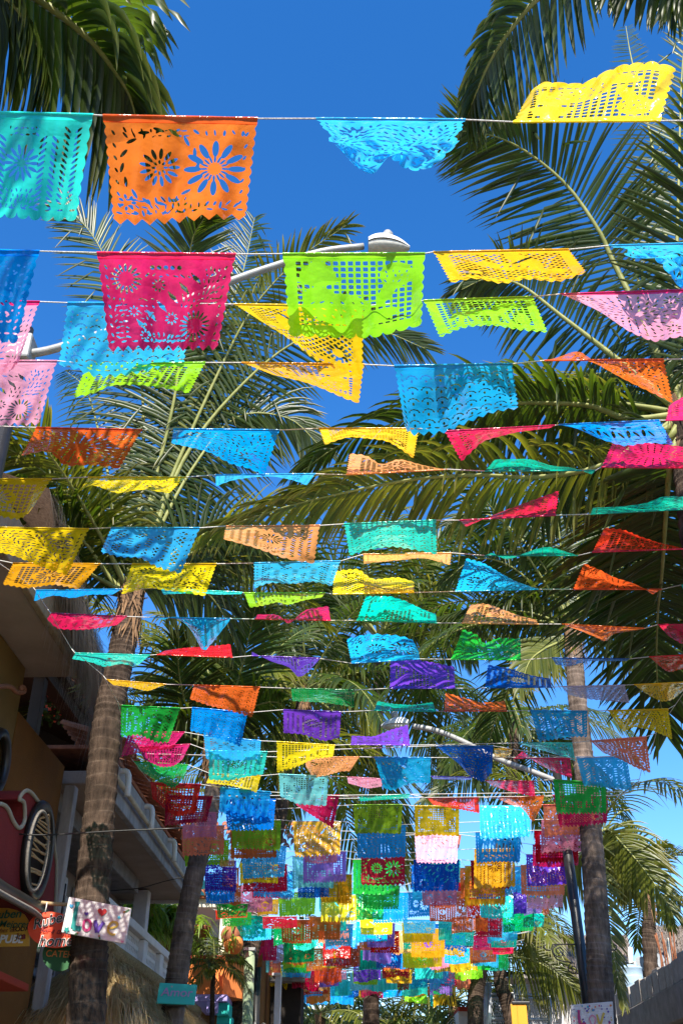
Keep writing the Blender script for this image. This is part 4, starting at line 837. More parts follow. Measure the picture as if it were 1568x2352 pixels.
# -- right centre palm
palm('slender palm with a pale grey ringed trunk right of the black lamp post', 12.0, [(1312, 1440), (1318, 1520), (1328, 1640), (1345, 1800), (1360, 1960), (1372, 2150), (1384, 2352)], .135,
     [([(1298, 1350), (1286, 1250), (1278, 1150), (1290, 1080)], dict(dy=-.5, L=.85, droop=.35, n=64)),
      ([(1260, 1330), (1190, 1230), (1110, 1180), (1030, 1205)], dict(dy=.2, L=.8, droop=.7, n=62)),
      ([(1250, 1370), (1170, 1300), (1090, 1285), (1015, 1340)], dict(dy=-.6, L=.8, droop=.9, n=62)),
      ([(1270, 1425), (1215, 1407), (1130, 1402), (1010, 1420)], dict(dy=.2, L=.75, droop=1.8, n=58)),
      ([(1340, 1330), (1385, 1230), (1440, 1150), (1500, 1115)], dict(dy=-.2, L=.7, droop=.5, n=60, leaf='leaf_yellow')),
      ([(1370, 1370), (1430, 1300), (1500, 1290), (1560, 1330)], dict(dy=.2, L=.75, droop=.7, n=60)),
      ([(1290, 1470), (1250, 1490), (1215, 1520), (1195, 1580)], dict(dy=-.4, L=.6, droop=1.4, n=44, leaf='leaf_yellow')),
      ([(1360, 1440), (1420, 1430), (1480, 1490), (1510, 1560)], dict(dy=.2, L=.75, droop=1.0, n=56)),
      ([(1330, 1360), (1350, 1260), (1370, 1180)], dict(dy=.8, L=.7, droop=.4, n=52))],
     11, 3.3, .85, .8, seed=21, mat='trunk_grey_lit', azr=(-30, 220), n=54)
# -- palm with the turquoise sign
palm('leaning palm whose ringed trunk carries the small turquoise sign', 13.4, [(486, 1715), (492, 1790), (480, 1880), (452, 1990), (425, 2120), (408, 2240), (394, 2352)], .135,
     [([(520, 1640), (548, 1560), (570, 1470), (588, 1390)], dict(dy=-1, L=.9, droop=.5, n=64)),
      ([(455, 1680), (425, 1610), (410, 1530), (412, 1450)], dict(dy=-1, L=.9, droop=.6, n=60)),
      ([(530, 1660), (590, 1620), (650, 1620), (690, 1700)], dict(dy=-1, L=.82, droop=1.2, n=56)),
      ([(450, 1700), (400, 1680), (350, 1700)], dict(dy=-.5, L=.72, droop=1.0, n=50))],
     11, 3.6, .85, .8, seed=31, mat='trunk_grey_lit', n=50, azr=(20, 190), elr=(18, 82), W=.045)
# -- centre palms behind the flags
palm('palm behind the middle flags with long yellow-green drooping fronds', 20.5, [(700, 1590), (672, 1720), (625, 1950), (578, 2170), (548, 2352)], .18,
     [([(660, 1550), (610, 1570), (580, 1640), (570, 1720)], dict(dy=-1, L=1.0, droop=2.2, n=60, leaf='leaf_yellow')),
      ([(740, 1550), (800, 1560), (840, 1640), (850, 1740)], dict(dy=-1, L=1.0, droop=2.4, n=60, leaf='leaf_yellow')),
      ([(690, 1560), (670, 1600), (655, 1700), (650, 1800)], dict(dy=-1.5, L=1.0, droop=2.6, n=60, leaf='leaf_yellow')),
      ([(705, 1500), (720, 1420), (760, 1360)], dict(dy=-.6, L=1.0, droop=.7, n=56)), ([(660, 1520), (640, 1420), (660, 1330)], dict(dy=0, L=1.0, droop=.7, n=56))],
     18, 4.6, 1.2, 1.3, seed=41, n=50, hang=7, elr=(0, 70), W=.06)
palm('palm with pale silvery fronds and a dark trunk in the middle of the street view', 27, [(872, 1470), (868, 1600), (862, 1780), (856, 2060), (852, 2300)], .19,
     [([(905, 1410), (950, 1330), (1000, 1250), (1070, 1200)], dict(dy=.2, L=1.4, droop=.8, n=62)),
      ([(900, 1440), (960, 1390), (1000, 1310), (985, 1240)], dict(dy=-.5, L=1.4, droop=.5, n=62, leaf='leaf_yellow')),
      ([(840, 1420), (800, 1340), (740, 1300), (660, 1320)], dict(dy=0, L=1.4, droop=.9, n=62)),
      ([(860, 1390), (850, 1300), (880, 1230), (940, 1210)], dict(dy=.6, L=1.4, droop=.6, n=60)),
      ([(920, 1450), (990, 1430), (1050, 1450), (1080, 1520)], dict(dy=-.2, L=1.45, droop=1.7, n=58)),
      ([(830, 1480), (790, 1500), (770, 1580), (765, 1700)], dict(dy=-.6, L=1.45, droop=2.2, n=56))],
     17, 6.0, 1.4, 1.0, seed=51, n=56, hang=7, elr=(0, 70), W=.08)
palm('palm with bent yellow fronds behind the navy flag, right of the middle', 24, [(1182, 1650), (1176, 1750), (1162, 1880), (1130, 2060), (1100, 2240), (1090, 2352)], .16,
     [([(1160, 1620), (1120, 1640), (1100, 1700)], dict(dy=-.6, L=.8, droop=2.0, n=44, leaf='leaf_yellow')),
      ([(1185, 1590), (1160, 1560), (1120, 1570)], dict(dy=-.4, L=.7, droop=1.6, n=44, leaf='leaf_yellow')),
      ([(1130, 1700), (1060, 1720), (1010, 1790)], dict(dy=-1, L=.9, droop=.9, n=50)), ([(1140, 1740), (1060, 1790), (970, 1840)], dict(dy=-.5, L=.9, droop=.7, n=50)),
      ([(1230, 1700), (1290, 1720), (1330, 1790)], dict(dy=.5, L=.9, droop=.9, n=50))],
     9, 3.6, 1.1, 1.2, seed=61, n=44, hang=4, elr=(-10, 45), W=.055)
palm('small leaning palm with a curved trunk and a drooping frond over the yellow banner', 24.5, [(1138, 2130), (1143, 2200), (1152, 2270), (1176, 2352)], .16,
     [([(1165, 2190), (1219, 2204), (1269, 2231), (1320, 2275)], dict(dy=-.5, L=1.3, droop=1.6, n=56, leaf='leaf_yellow')),
      ([(1160, 2090), (1190, 2050), (1230, 2060), (1250, 2130)], dict(dy=0, L=1.0, droop=1.0, n=50)), ([(1160, 2120), (1200, 2130), (1225, 2190)], dict(dy=-1, L=.9, droop=1.2, n=46))],
     8, 3.0, .9, .9, seed=71, n=44, leaf='leaf_yellow', elr=(-5, 60))
palm('palm with arching fronds behind the pale grey trunk at the right', 16.5, [(1362, 1945), (1372, 2050), (1380, 2200)], .14,
     [([(1390, 1905), (1434, 1945), (1495, 2020), (1544, 2100)], dict(dy=-.6, L=.95, droop=1.1, n=62, leaf='leaf_yellow')), ([(1380, 1990), (1392, 2090), (1410, 2200), (1432, 2310)], dict(dy=-.8, L=.42, droop=.7, n=52)),
      ([(1390, 1950), (1430, 1990), (1450, 2060)], dict(dy=0, L=.8, droop=1.0, n=46, leaf='leaf_yellow')), ([(1335, 1960), (1300, 1990), (1280, 2060)], dict(dy=0, L=.8, droop=1.1, n=46))],
     3, 2.8, .8, .9, seed=81, n=44, leaf='leaf_yellow', elr=(10, 60))
palm('low bushy palm in front of the grey thatched roof at the far right', 21.5, [(1486, 2055), (1490, 2120), (1492, 2200)], .14, [], 11, 1.5, .6, .6, seed=91, n=36, leaf='leaf_yellow', elr=(-10, 75))
palm('palm behind the tiled terrace roof on the left, fronds against the sky', 19, [(300, 1835), (296, 1950), (292, 2100)], .14,
     [([(330, 1800), (365, 1830), (390, 1900)], dict(dy=-.5, L=.85, droop=.6, n=54)), ([(320, 1850), (345, 1920), (380, 1980)], dict(dy=-1, L=.8, droop=.9, n=46))], 9, 2.8, .85, .7, seed=95, n=44, leaf='leaf_yellow')
palm('short trunked palm with a shaggy brown boot below the rightmost small flags', 28, [(1092, 2215), (1090, 2280), (1092, 2352)], .2, [], 11, 2.6, .8, .9, seed=103, n=36, elr=(-30, 50))
t = thing('fan_palm', 'stiff yellow-green fan palm leaf sticking out left of the dark trunk', 'fan palm'); V = []; qq = []; rs = random.Random(6); c = atY(240, 1562, 10.4)
for k in range(26):
    a = R(140 + k * 5.6 + rs.uniform(-3, 3)); d = np.array([math.cos(a), rs.uniform(-.35, .1), math.sin(a)]); L_ = rs.uniform(.30, .42); S = unit(np.cross(d, [0, 1., 0])); dn = np.array([0, 0, -.05 * rs.random()])
    V += [c - S * .004, c + S * .004, c + d * L_ * .55 - S * .016, c + d * L_ * .55 + S * .016, c + d * L_ + dn - S * .002, c + d * L_ + dn + S * .002]; qq += [0, 0, .4, .4, 1, 1]
F = [q for k in range(26) for q in ((k * 6, k * 6 + 1, k * 6 + 3, k * 6 + 2), (k * 6 + 2, k * 6 + 3, k * 6 + 5, k * 6 + 4))]
link('leaves', npmesh('leaves', V, [F], M['leaf_yellow'], False, {'q': qq}), t); m = MB(); m.tube([c, c + np.array([.25, .1, -.15]), c + np.array([.35, .12, -.5])], .012, 6); m.build('stalk', M['rib'], t, True)
for k, (x, y, D, rr) in enumerate([(650, 2310, 34, 1.0), (735, 2330, 30, 1.0), (800, 2350, 38, 1.1), (905, 2345, 33, 1.0), (990, 2340, 36, 1.0), (1040, 2300, 31, .9)]):
    palm(['distant palm left of the middle, below the dark green flag', 'distant round palm crown below the lilac flags', 'distant hazy palm at the bottom middle', 'distant palm below the golden flags',
          'distant palm crown left of the shaggy trunk', 'distant palm beside the galvanised fence frame'][k], D, [(x, y), (x + 3, y + 200)], .16, [], 13, 3.2 * rr, 1.0, .8, seed=120 + k, n=26, seg=3, elr=(-20, 70), W=.07)
# ------------------------------------------------------------------ papel picado flags: cut patterns
def rot(X, Y, cx, cy, th):
    c, s = math.cos(th), math.sin(th); x, y = X - cx, Y - cy
    return c * x + s * y, -s * x + c * y
class Pat:
    """signed field over the sheet: > 0 where plastic is left. X 0..1 across, Y 0..0.8 down"""
    def __init__(s, X, Y, teeth=14, point=False, side=9, seed=0):
        s.X, s.Y = X, Y; s.r = random.Random(seed)
        e = .016 * np.abs(np.sin(math.pi * Y / .8 * side))
        e = .018 - e
        ph = (X * teeth) % 1.0
        tooth = (1 - np.abs(2 * ph - 1)) if point else np.sqrt(np.clip(1 - (2 * ph - 1) ** 2, 0, 1))
        s.F = np.minimum(np.minimum(X - e, 1 - X - e), (.745 + .052 * tooth - Y) * .8)
    def ell(s, cx, cy, a, b, th=0):
        x, y = rot(s.X, s.Y, cx, cy, th); return (np.sqrt((x / a) ** 2 + (y / b) ** 2) - 1) * min(a, b)
    def cut(s, cx, cy, a, b, th=0): s.F = np.minimum(s.F, s.ell(cx, cy, a, b, th))
    def fill(s, cx, cy, a, b, th=0): s.F = np.maximum(s.F, -s.ell(cx, cy, a, b, th))
    def cap(s, x0, y0, x1, y1, w):
        dx, dy = x1 - x0, y1 - y0; t = np.clip(((s.X - x0) * dx + (s.Y - y0) * dy) / (dx * dx + dy * dy), 0, 1)
        return np.hypot(s.X - x0 - t * dx, s.Y - y0 - t * dy) - w
    def bar(s, *a): s.F = np.maximum(s.F, -s.cap(*a))
    def slit(s, *a): s.F = np.minimum(s.F, s.cap(*a))
    def box(s, x0, y0, x1, y1): return np.maximum(np.abs(s.X - (x0 + x1) / 2) - (x1 - x0) / 2, np.abs(s.Y - (y0 + y1) / 2) - (y1 - y0) / 2)
    def grid(s, x0, y0, x1, y1, nx, ny, w, diag=False):
        B = s.box(x0, y0, x1, y1)
        if diag:
            p = (x1 - x0) / nx; u = (s.X + s.Y) / p; v = (s.X - s.Y) / p
            d = np.minimum(np.abs(u - np.round(u)), np.abs(v - np.round(v))) * p * .707
        else:
            px, py = (x1 - x0) / nx, (y1 - y0) / ny; u = (s.X - x0) / px; v = (s.Y - y0) / py
            d = np.minimum(np.abs(u - np.round(u)) * px, np.abs(v - np.round(v)) * py)
        s.F = np.minimum(s.F, np.maximum(B, w - d))
    def flower(s, cx, cy, r, n, rings=1, ph=0.):
        for k in range(n):
            a = 2 * math.pi * k / n + ph
            s.cut(cx + r * .68 * math.cos(a), cy + r * .68 * math.sin(a), r * .27, r * min(.16, 1.2 / n), a)
            if rings > 1: s.cut(cx + r * .32 * math.cos(a + .3), cy + r * .32 * math.sin(a + .3), r * .1, r * .05, a)
    def border(s, n=10, m=8, off=.055):
        for k in range(n):
            x = (k + .5) / n; s.cut(x, .80 - off - .035, .026, .0085, s.r.uniform(-.3, .3))
        for k in range(m):
            y = .07 + .62 * (k + .5) / m
            s.cut(off, y, .02, .0085, 1.1); s.cut(1 - off, y, .02, .0085, -1.1)
    def leaves(s, x0, y0, x1, y1, nx, ny, size, swirl=1.):
        for i in range(nx):
            for j in range(ny):
                x = x0 + (x1 - x0) * (i + .5 + s.r.uniform(-.16, .16) + (.5 if j % 2 else 0) * .5) / nx; y = y0 + (y1 - y0) * (j + .5 + s.r.uniform(-.16, .16)) / ny
                s.cut(x, y, size * s.r.uniform(.6, 1.1), size * s.r.uniform(.2, .36), swirl * (x * 5 + y * 4) + s.r.uniform(-.5, .5))
    def branch(s, x0, y0, x1, y1, n, L, w):
        a = math.atan2(y1 - y0, x1 - x0)
        for k in range(n):
            t = (k + .5) / n; x, y = x0 + (x1 - x0) * t, y0 + (y1 - y0) * t
            for sg in (-1, 1): s.cut(x + L * .8 * math.cos(a + sg * 1.9), y + L * .8 * math.sin(a + sg * 1.9), L * .62, w, a + sg * 2.3)
    def horse(s, cx, cy, k):
        s.fill(cx, cy, .17 * k, .075 * k); s.fill(cx + .16 * k, cy - .1 * k, .055 * k, .11 * k, .6); s.fill(cx + .24 * k, cy - .17 * k, .075 * k, .038 * k, .35)
        for dx, lean in ((-.14, -.05), (-.09, .04), (.09, -.03), (.15, .06)): s.bar(cx + dx * k, cy + .03 * k, cx + (dx + lean) * k, cy + .24 * k, .022 * k)
        s.bar(cx - .16 * k, cy - .02 * k, cx - .25 * k, cy + .12 * k, .024 * k)
        s.cut(cx + .25 * k, cy - .18 * k, .012, .008)
    def person(s, cx, cy, k):
        s.fill(cx, cy - .17 * k, .045 * k, .05 * k); s.fill(cx, cy - .205 * k, .12 * k, .024 * k, .05); s.fill(cx, cy - .235 * k, .04 * k, .04 * k)
        s.fill(cx, cy - .02 * k, .065 * k, .12 * k); s.bar(cx - .03 * k, cy + .06 * k, cx - .06 * k, cy + .25 * k, .026 * k); s.bar(cx + .03 * k, cy + .06 * k, cx + .06 * k, cy + .25 * k, .026 * k)
        s.bar(cx - .05 * k, cy - .09 * k, cx - .13 * k, cy + .02 * k, .02 * k); s.bar(cx + .05 * k, cy - .09 * k, cx + .13 * k, cy + .0, .02 * k)
        for q in range(4): s.cut(cx, cy - .08 * k + q * .045 * k, .035 * k, .009 * k, .2)
    def skull(s, cx, cy, k):
        s.cut(cx - .07 * k, cy, .04 * k, .046 * k); s.cut(cx + .07 * k, cy, .04 * k, .046 * k); s.cut(cx, cy + .075 * k, .014 * k, .025 * k)
        for q in range(-3, 4): s.slit(cx + q * .03 * k, cy + .13 * k, cx + q * .03 * k, cy + .165 * k, .006 * k)
        for a in range(13):
            t = math.pi * (1.0 + a / 12.); s.cut(cx + .2 * k * math.cos(t), cy + .02 * k + .2 * k * math.sin(t), .034 * k, .013 * k, t + 1.57)
PNAME = ['scattered leaf cutouts', 'a big flower cutout', 'round flower cutouts', 'a lattice and hat figure', 'swirling leaf slits',
         'figures on diamond lattice', 'a horse on a square grid', 'fishbone branch cutouts', 'a skull cutout', 'a framed square grid',
         'vertical slit cutouts', 'tiny dot cutouts', 'a sunburst cutout', 'a bird on a fine lattice', 'a heart of leaf slits', 'arched slit rows']
def pattern(i, X, Y, nx):
    bw = max(.0085, .55 / nx)
    p = Pat(X, Y, teeth=(12, 9, 11, 10, 13, 12, 14, 10, 9, 13, 11, 12, 10, 13, 9, 12)[i], point=i in (1, 2, 5, 6, 9, 10, 13, 15), side=(9, 11, 10, 8, 12, 9, 10, 8, 9, 11, 9, 10, 9, 11, 8, 10)[i], seed=i * 13 + 5)
    if i == 0:
        p.border(14, 11); p.leaves(.09, .09, .91, .7, 14, 10, .031); p.flower(.22, .2, .1, 9); p.flower(.78, .56, .11, 10)
    elif i == 1:
        p.flower(.74, .38, .225, 12); p.flower(.74, .38, .11, 16); p.leaves(.56, .62, .94, .71, 7, 1, .03, .3); p.leaves(.58, .08, .94, .14, 6, 1, .03, .3); p.border(9, 7, .06); p.flower(.36, .36, .15, 13); p.flower(.36, .36, .06, 8)
        p.leaves(.1, .58, .56, .72, 9, 3, .028); p.leaves(.1, .08, .56, .15, 8, 2, .024); p.flower(.12, .62, .07, 7)
        for a in range(16):
            t = a / 16 * 6.283; p.cut(.36 + .26 * math.cos(t), .36 + .27 * math.sin(t), .04, .012, t + 1.9)
    elif i == 2:
        p.border(10, 8); p.flower(.2, .2, .13, 16); p.flower(.76, .58, .14, 18); p.flower(.45, .25, .06, 9); p.flower(.56, .52, .06, 9); p.flower(.25, .46, .05, 8); p.flower(.34, .66, .05, 8)
        for k in range(5): p.cut(.4 + k * .05, .11, .018, .018, .785)
        for k in range(6):
            x, y = .3 + k * .085, .56 - k * .075
            for q in range(4): p.slit(x + q * .017 - .03, y - .035 + q * .012, x + q * .017 - .005, y + .02 + q * .012, .0048)
        p.leaves(.36, .64, .68, .73, 8, 2, .026); p.leaves(.08, .34, .2, .7, 3, 8, .024); p.leaves(.78, .1, .92, .42, 4, 7, .024); p.leaves(.34, .15, .7, .2, 7, 1, .026); p.leaves(.62, .3, .78, .44, 4, 3, .022); p.leaves(.28, .34, .42, .6, 3, 5, .02)
    elif i == 3:
        p.grid(.08, .06, .92, .70, 16, 12, bw)
        p.fill(.24, .2, .13, .10); p.fill(.24, .13, .06, .07); p.fill(.24, .24, .17, .03)
        p.fill(.36, .5, .25, .14); p.fill(.24, .42, .12, .12, .5); p.fill(.8, .2, .12, .12); p.fill(.74, .34, .05, .16, .5); p.fill(.62, .6, .2, .07, -.3)
        p.leaves(.16, .42, .58, .62, 6, 3, .022); p.leaves(.7, .14, .9, .28, 4, 3, .018); 
        p.bar(.08, .69, .92, .69, .018)
    elif i == 4:
        p.border(14, 10); p.leaves(.09, .13, .91, .69, 15, 9, .034, 1.6)
        for k in range(9): p.cut(.18 + k * .08, .09, .03, .011, .7)
        p.flower(.2, .3, .09, 10)
    elif i == 5:
        p.border(9, 7, .045); p.grid(.1, .07, .9, .70, 11, 9, bw, True)
        for cx in (.28, .5, .72): p.person(cx, .38, 1.25)
        p.bar(.1, .70, .9, .70, .02)
    elif i == 6:
        p.grid(.09, .07, .91, .69, 15, 11, bw); p.horse(.46, .38, 1.25); p.border(12, 0, .03); p.bar(.09, .69, .91, .69, .012); p.bar(.1, .635, .9, .66, .02)
        p.fill(.82, .5, .06, .14); p.leaves(.78, .4, .86, .62, 2, 4, .016)
    elif i == 7:
        p.border(10, 0)
        for x in (.13, .87): p.branch(x, .10, x, .68, 13, .055, .0095)
        for x in (.3, .7): p.branch(x, .68, x, .14, 12, .06, .0105)
        p.flower(.5, .36, .15, 14); p.flower(.5, .36, .07, 9); p.leaves(.38, .08, .62, .17, 6, 2, .022); p.leaves(.38, .55, .62, .71, 6, 4, .024)
    elif i == 8:
        p.border(10, 8); p.skull(.5, .36, 1.35); p.branch(.14, .64, .14, .14, 7, .055, .012); p.branch(.86, .64, .86, .14, 7, .055, .012)
        p.leaves(.22, .60, .78, .72, 11, 3, .024); p.flower(.28, .17, .08, 10); p.flower(.72, .17, .08, 10); p.leaves(.42, .07, .58, .12, 4, 1, .024)
    elif i == 9:
        p.grid(.12, .1, .88, .66, 13, 9, bw); p.flower(.5, .38, .1, 8)
        p.fill(.5, .38, .2, .17); p.flower(.5, .38, .17, 13, 2); p.flower(.3, .24, .01, 3); p.leaves(.02, .14, .1, .7, 1, 8, .024); p.leaves(.9, .14, .98, .7, 1, 8, .024)
    elif i == 10:
        p.border(10, 8)
        for k in range(5):
            cx = .2 + k * .15
            p.cut(cx - .035, .4, .018, .13, .1); p.cut(cx + .035, .42, .016, .1, -.15); p.cut(cx, .2, .03, .028); p.cut(cx + .02, .61, .034, .014, .4); p.cut(cx - .02, .67, .028, .011, -.4)
        p.leaves(.12, .07, .88, .14, 13, 2, .022)
        for k in range(4): p.branch(.275 + k * .15, .66, .275 + k * .15, .22, 10, .03, .007)
    elif i == 12:
        p.border(13, 10)
        for rr_, n_, a_, b_ in ((.10, 12, .028, .009), (.165, 18, .034, .0095), (.235, 24, .032, .010), (.295, 28, .026, .008)):
            for k in range(n_):
                t = 6.283 * (k + (.5 if n_ % 4 else 0)) / n_; x, y = .5 + rr_ * math.cos(t) * 1.25, .385 + rr_ * math.sin(t)
                if .07 < y < .71: p.cut(x, y, a_, b_, t)
        for cx in (.15, .85):
            for cy in (.15, .62): p.flower(cx, cy, .075, 9)
    elif i == 13:
        p.grid(.09, .07, .91, .70, 13, 10, bw, True); p.fill(.45, .40, .2, .09, -.25); p.fill(.66, .30, .075, .06); p.fill(.38, .24, .09, .2, .5); p.fill(.24, .5, .14, .06, -.5); p.bar(.7, .3, .79, .29, .012)
        for k in range(5): p.cut(.33 + k * .03, .18 + k * .035, .045, .010, .5)
        for k in range(4): p.cut(.38 + k * .06, .42 - k * .015, .022, .009, .9)
        p.flower(.78, .56, .11, 11); p.fill(.78, .56, .05, .05); p.bar(.09, .69, .91, .69, .014); p.border(12, 0, .03)
    elif i == 14:
        p.border(12, 10)
        for sc_, n_ in ((.30, 30), (.21, 22), (.12, 14)):
            for k in range(n_):
                a = 6.283 * (k + .5) / n_; hx = .5 + sc_ * 1.15 * math.sin(a) ** 3; hy = .36 - sc_ * (13 * math.cos(a) - 5 * math.cos(2 * a) - 2 * math.cos(3 * a) - math.cos(4 * a)) / 16; p.cut(hx, hy, .024, .0088, a + .6)
        p.leaves(.09, .08, .3, .2, 4, 3, .024); p.leaves(.7, .08, .91, .2, 4, 3, .024); p.leaves(.08, .5, .32, .72, 5, 4, .025); p.leaves(.68, .5, .92, .72, 5, 4, .025)
    elif i == 15:
        p.border(14, 10)
        for r_ in range(5):
            for k in range(7):
                cx, cy = .14 + k * .12, .16 + r_ * .125
                for q in range(5): t = math.pi * (1.12 + .19 * q); p.cut(cx + .046 * math.cos(t), cy + .05 * math.sin(t), .014, .0075, t + 1.57)
                p.cut(cx, cy + .012, .010, .02)
    else:
        for k in range(150): p.cut(p.r.uniform(.08, .92), p.r.uniform(.08, .72), .009, .009)
        p.border(13, 10); p.leaves(.1, .25, .9, .65, 12, 5, .03)
    return p.F
_cut = {}
def cutsheet(i, nx):
    """triangulated sheet with the pattern cut out: vertices (u, v), triangles, quads"""
    if (i, nx) in _cut: return _cut[(i, nx)]
    ny = max(6, int(nx * .8)); gx, gy = nx + 1, ny + 1
    U, V = np.meshgrid(np.linspace(0, 1, gx), np.linspace(0, 1, gy))
    F = pattern(i, U, V * .8, nx); F[np.abs(F) < 1e-5] = 1e-5
    F[0, :] = np.maximum(F[0, :], .01)
    pos = F > 0
    c = pos[:-1, :-1].astype(int) + pos[1:, :-1] + pos[:-1, 1:] + pos[1:, 1:]
    vid = {}; verts = []; quads = []; tris = []
    def gv(j, k):
        key = (j, k)
        if key not in vid: vid[key] = len(verts); verts.append((U[j, k], V[j, k]))
        return vid[key]
    def ev(a, b):
        key = (a, b) if a < b else (b, a)
        if key not in vid:
            fa, fb = F[a], F[b]; t = fa / (fa - fb); vid[key] = len(verts)
            verts.append((U[a] + t * (U[b] - U[a]), V[a] + t * (V[b] - V[a])))
        return vid[key]
    for j, k in zip(*np.nonzero(c > 0)):
        if c[j, k] == 4: quads.append((gv(j, k), gv(j, k + 1), gv(j + 1, k + 1), gv(j + 1, k))); continue
        for T in (((j, k), (j, k + 1), (j + 1, k + 1)), ((j, k), (j + 1, k + 1), (j + 1, k))):
            out = []
            for q in range(3):
                a, b = T[q], T[(q + 1) % 3]
                if pos[a]: out.append(gv(*a))
                if pos[a] != pos[b]: out.append(ev(a, b))
            if len(out) == 3: tris.append(out)
            elif len(out) == 4: quads.append(out)
    _cut[(i, nx)] = (np.array(verts), np.array(quads, dtype=int).reshape(-1, 4), np.array(tris, dtype=int).reshape(-1, 3))
    return _cut[(i, nx)]

# colour name -> (words, linear colour); olive, maroon, amber include the flags' own shading
PAL = dict(teal=('teal', (.0, .56, .40)), orange=('orange', (.82, .165, .025)), sky=('sky blue', (.04, .52, .95)), yellow=('yellow', (.95, .70, .01)),
    golden=('golden yellow', (.93, .50, .015)), azure=('bright azure', (.0, .37, .97)), magenta=('hot pink', (.86, .025, .17)), lime=('lime green', (.33, .78, .02)),
    pink=('light pink', (.93, .42, .58)), redor=('burnt orange', (.85, .16, .02)), blue=('cerulean blue', (.01, .42, .82)), crimson=('crimson', (.72, .012, .09)),
    turq=('turquoise', (.03, .78, .66)), peach=('pale orange', (.95, .42, .13)), navy=('navy blue', (.0, .11, .50)), purple=('purple', (.17, .045, .55)),
    dkgreen=('dark green', (.0, .30, .08)), green=('green', (.02, .50, .07)), red=('bright red', (.82, .015, .015)), salmon=('salmon', (.92, .22, .12)),
    lilac=('pale lilac', (.62, .57, .78)), maroon=('dark red', (.46, .0, .02)), olive=('olive green', (.25, .50, .02)), amber=('dark amber', (.80, .42, .01)),
    brown=('rust brown', (.62, .15, .04)), mauve=('dusty pink', (.80, .25, .38)), indigo=('indigo', (.07, .03, .50)), violet=('violet', (.36, .2, .72)), aqua=('pale aqua', (.25, .85, .88)))
PM = {k: plastic('sheet_' + v[0].replace(' ', '_'), v[1]) for k, v in PAL.items()}
TILE = dict(A=(0, 0, .5), B=(784, 0, .5), C=(0, 533, .5), D=(784, 533, .5), E=(0, 1066, .5), F=(784, 1066, .5), G=(0, 1599.2, .5), H=(784, 1599.2, .5),
            I=(313.6, 1693.4, .25), J=(627.2, 1756.2, .25), K=(1019.2, 1693.4, .25), L=(470.4, 1991.4, .25), N=(1019.2, 1991.4, .25), P=(784, 1991.4, .25), Z=(0, 0, 1))
def tp(t, x, y): ox, oy, f = TILE[t]; return (ox + f * x, oy + f * y)
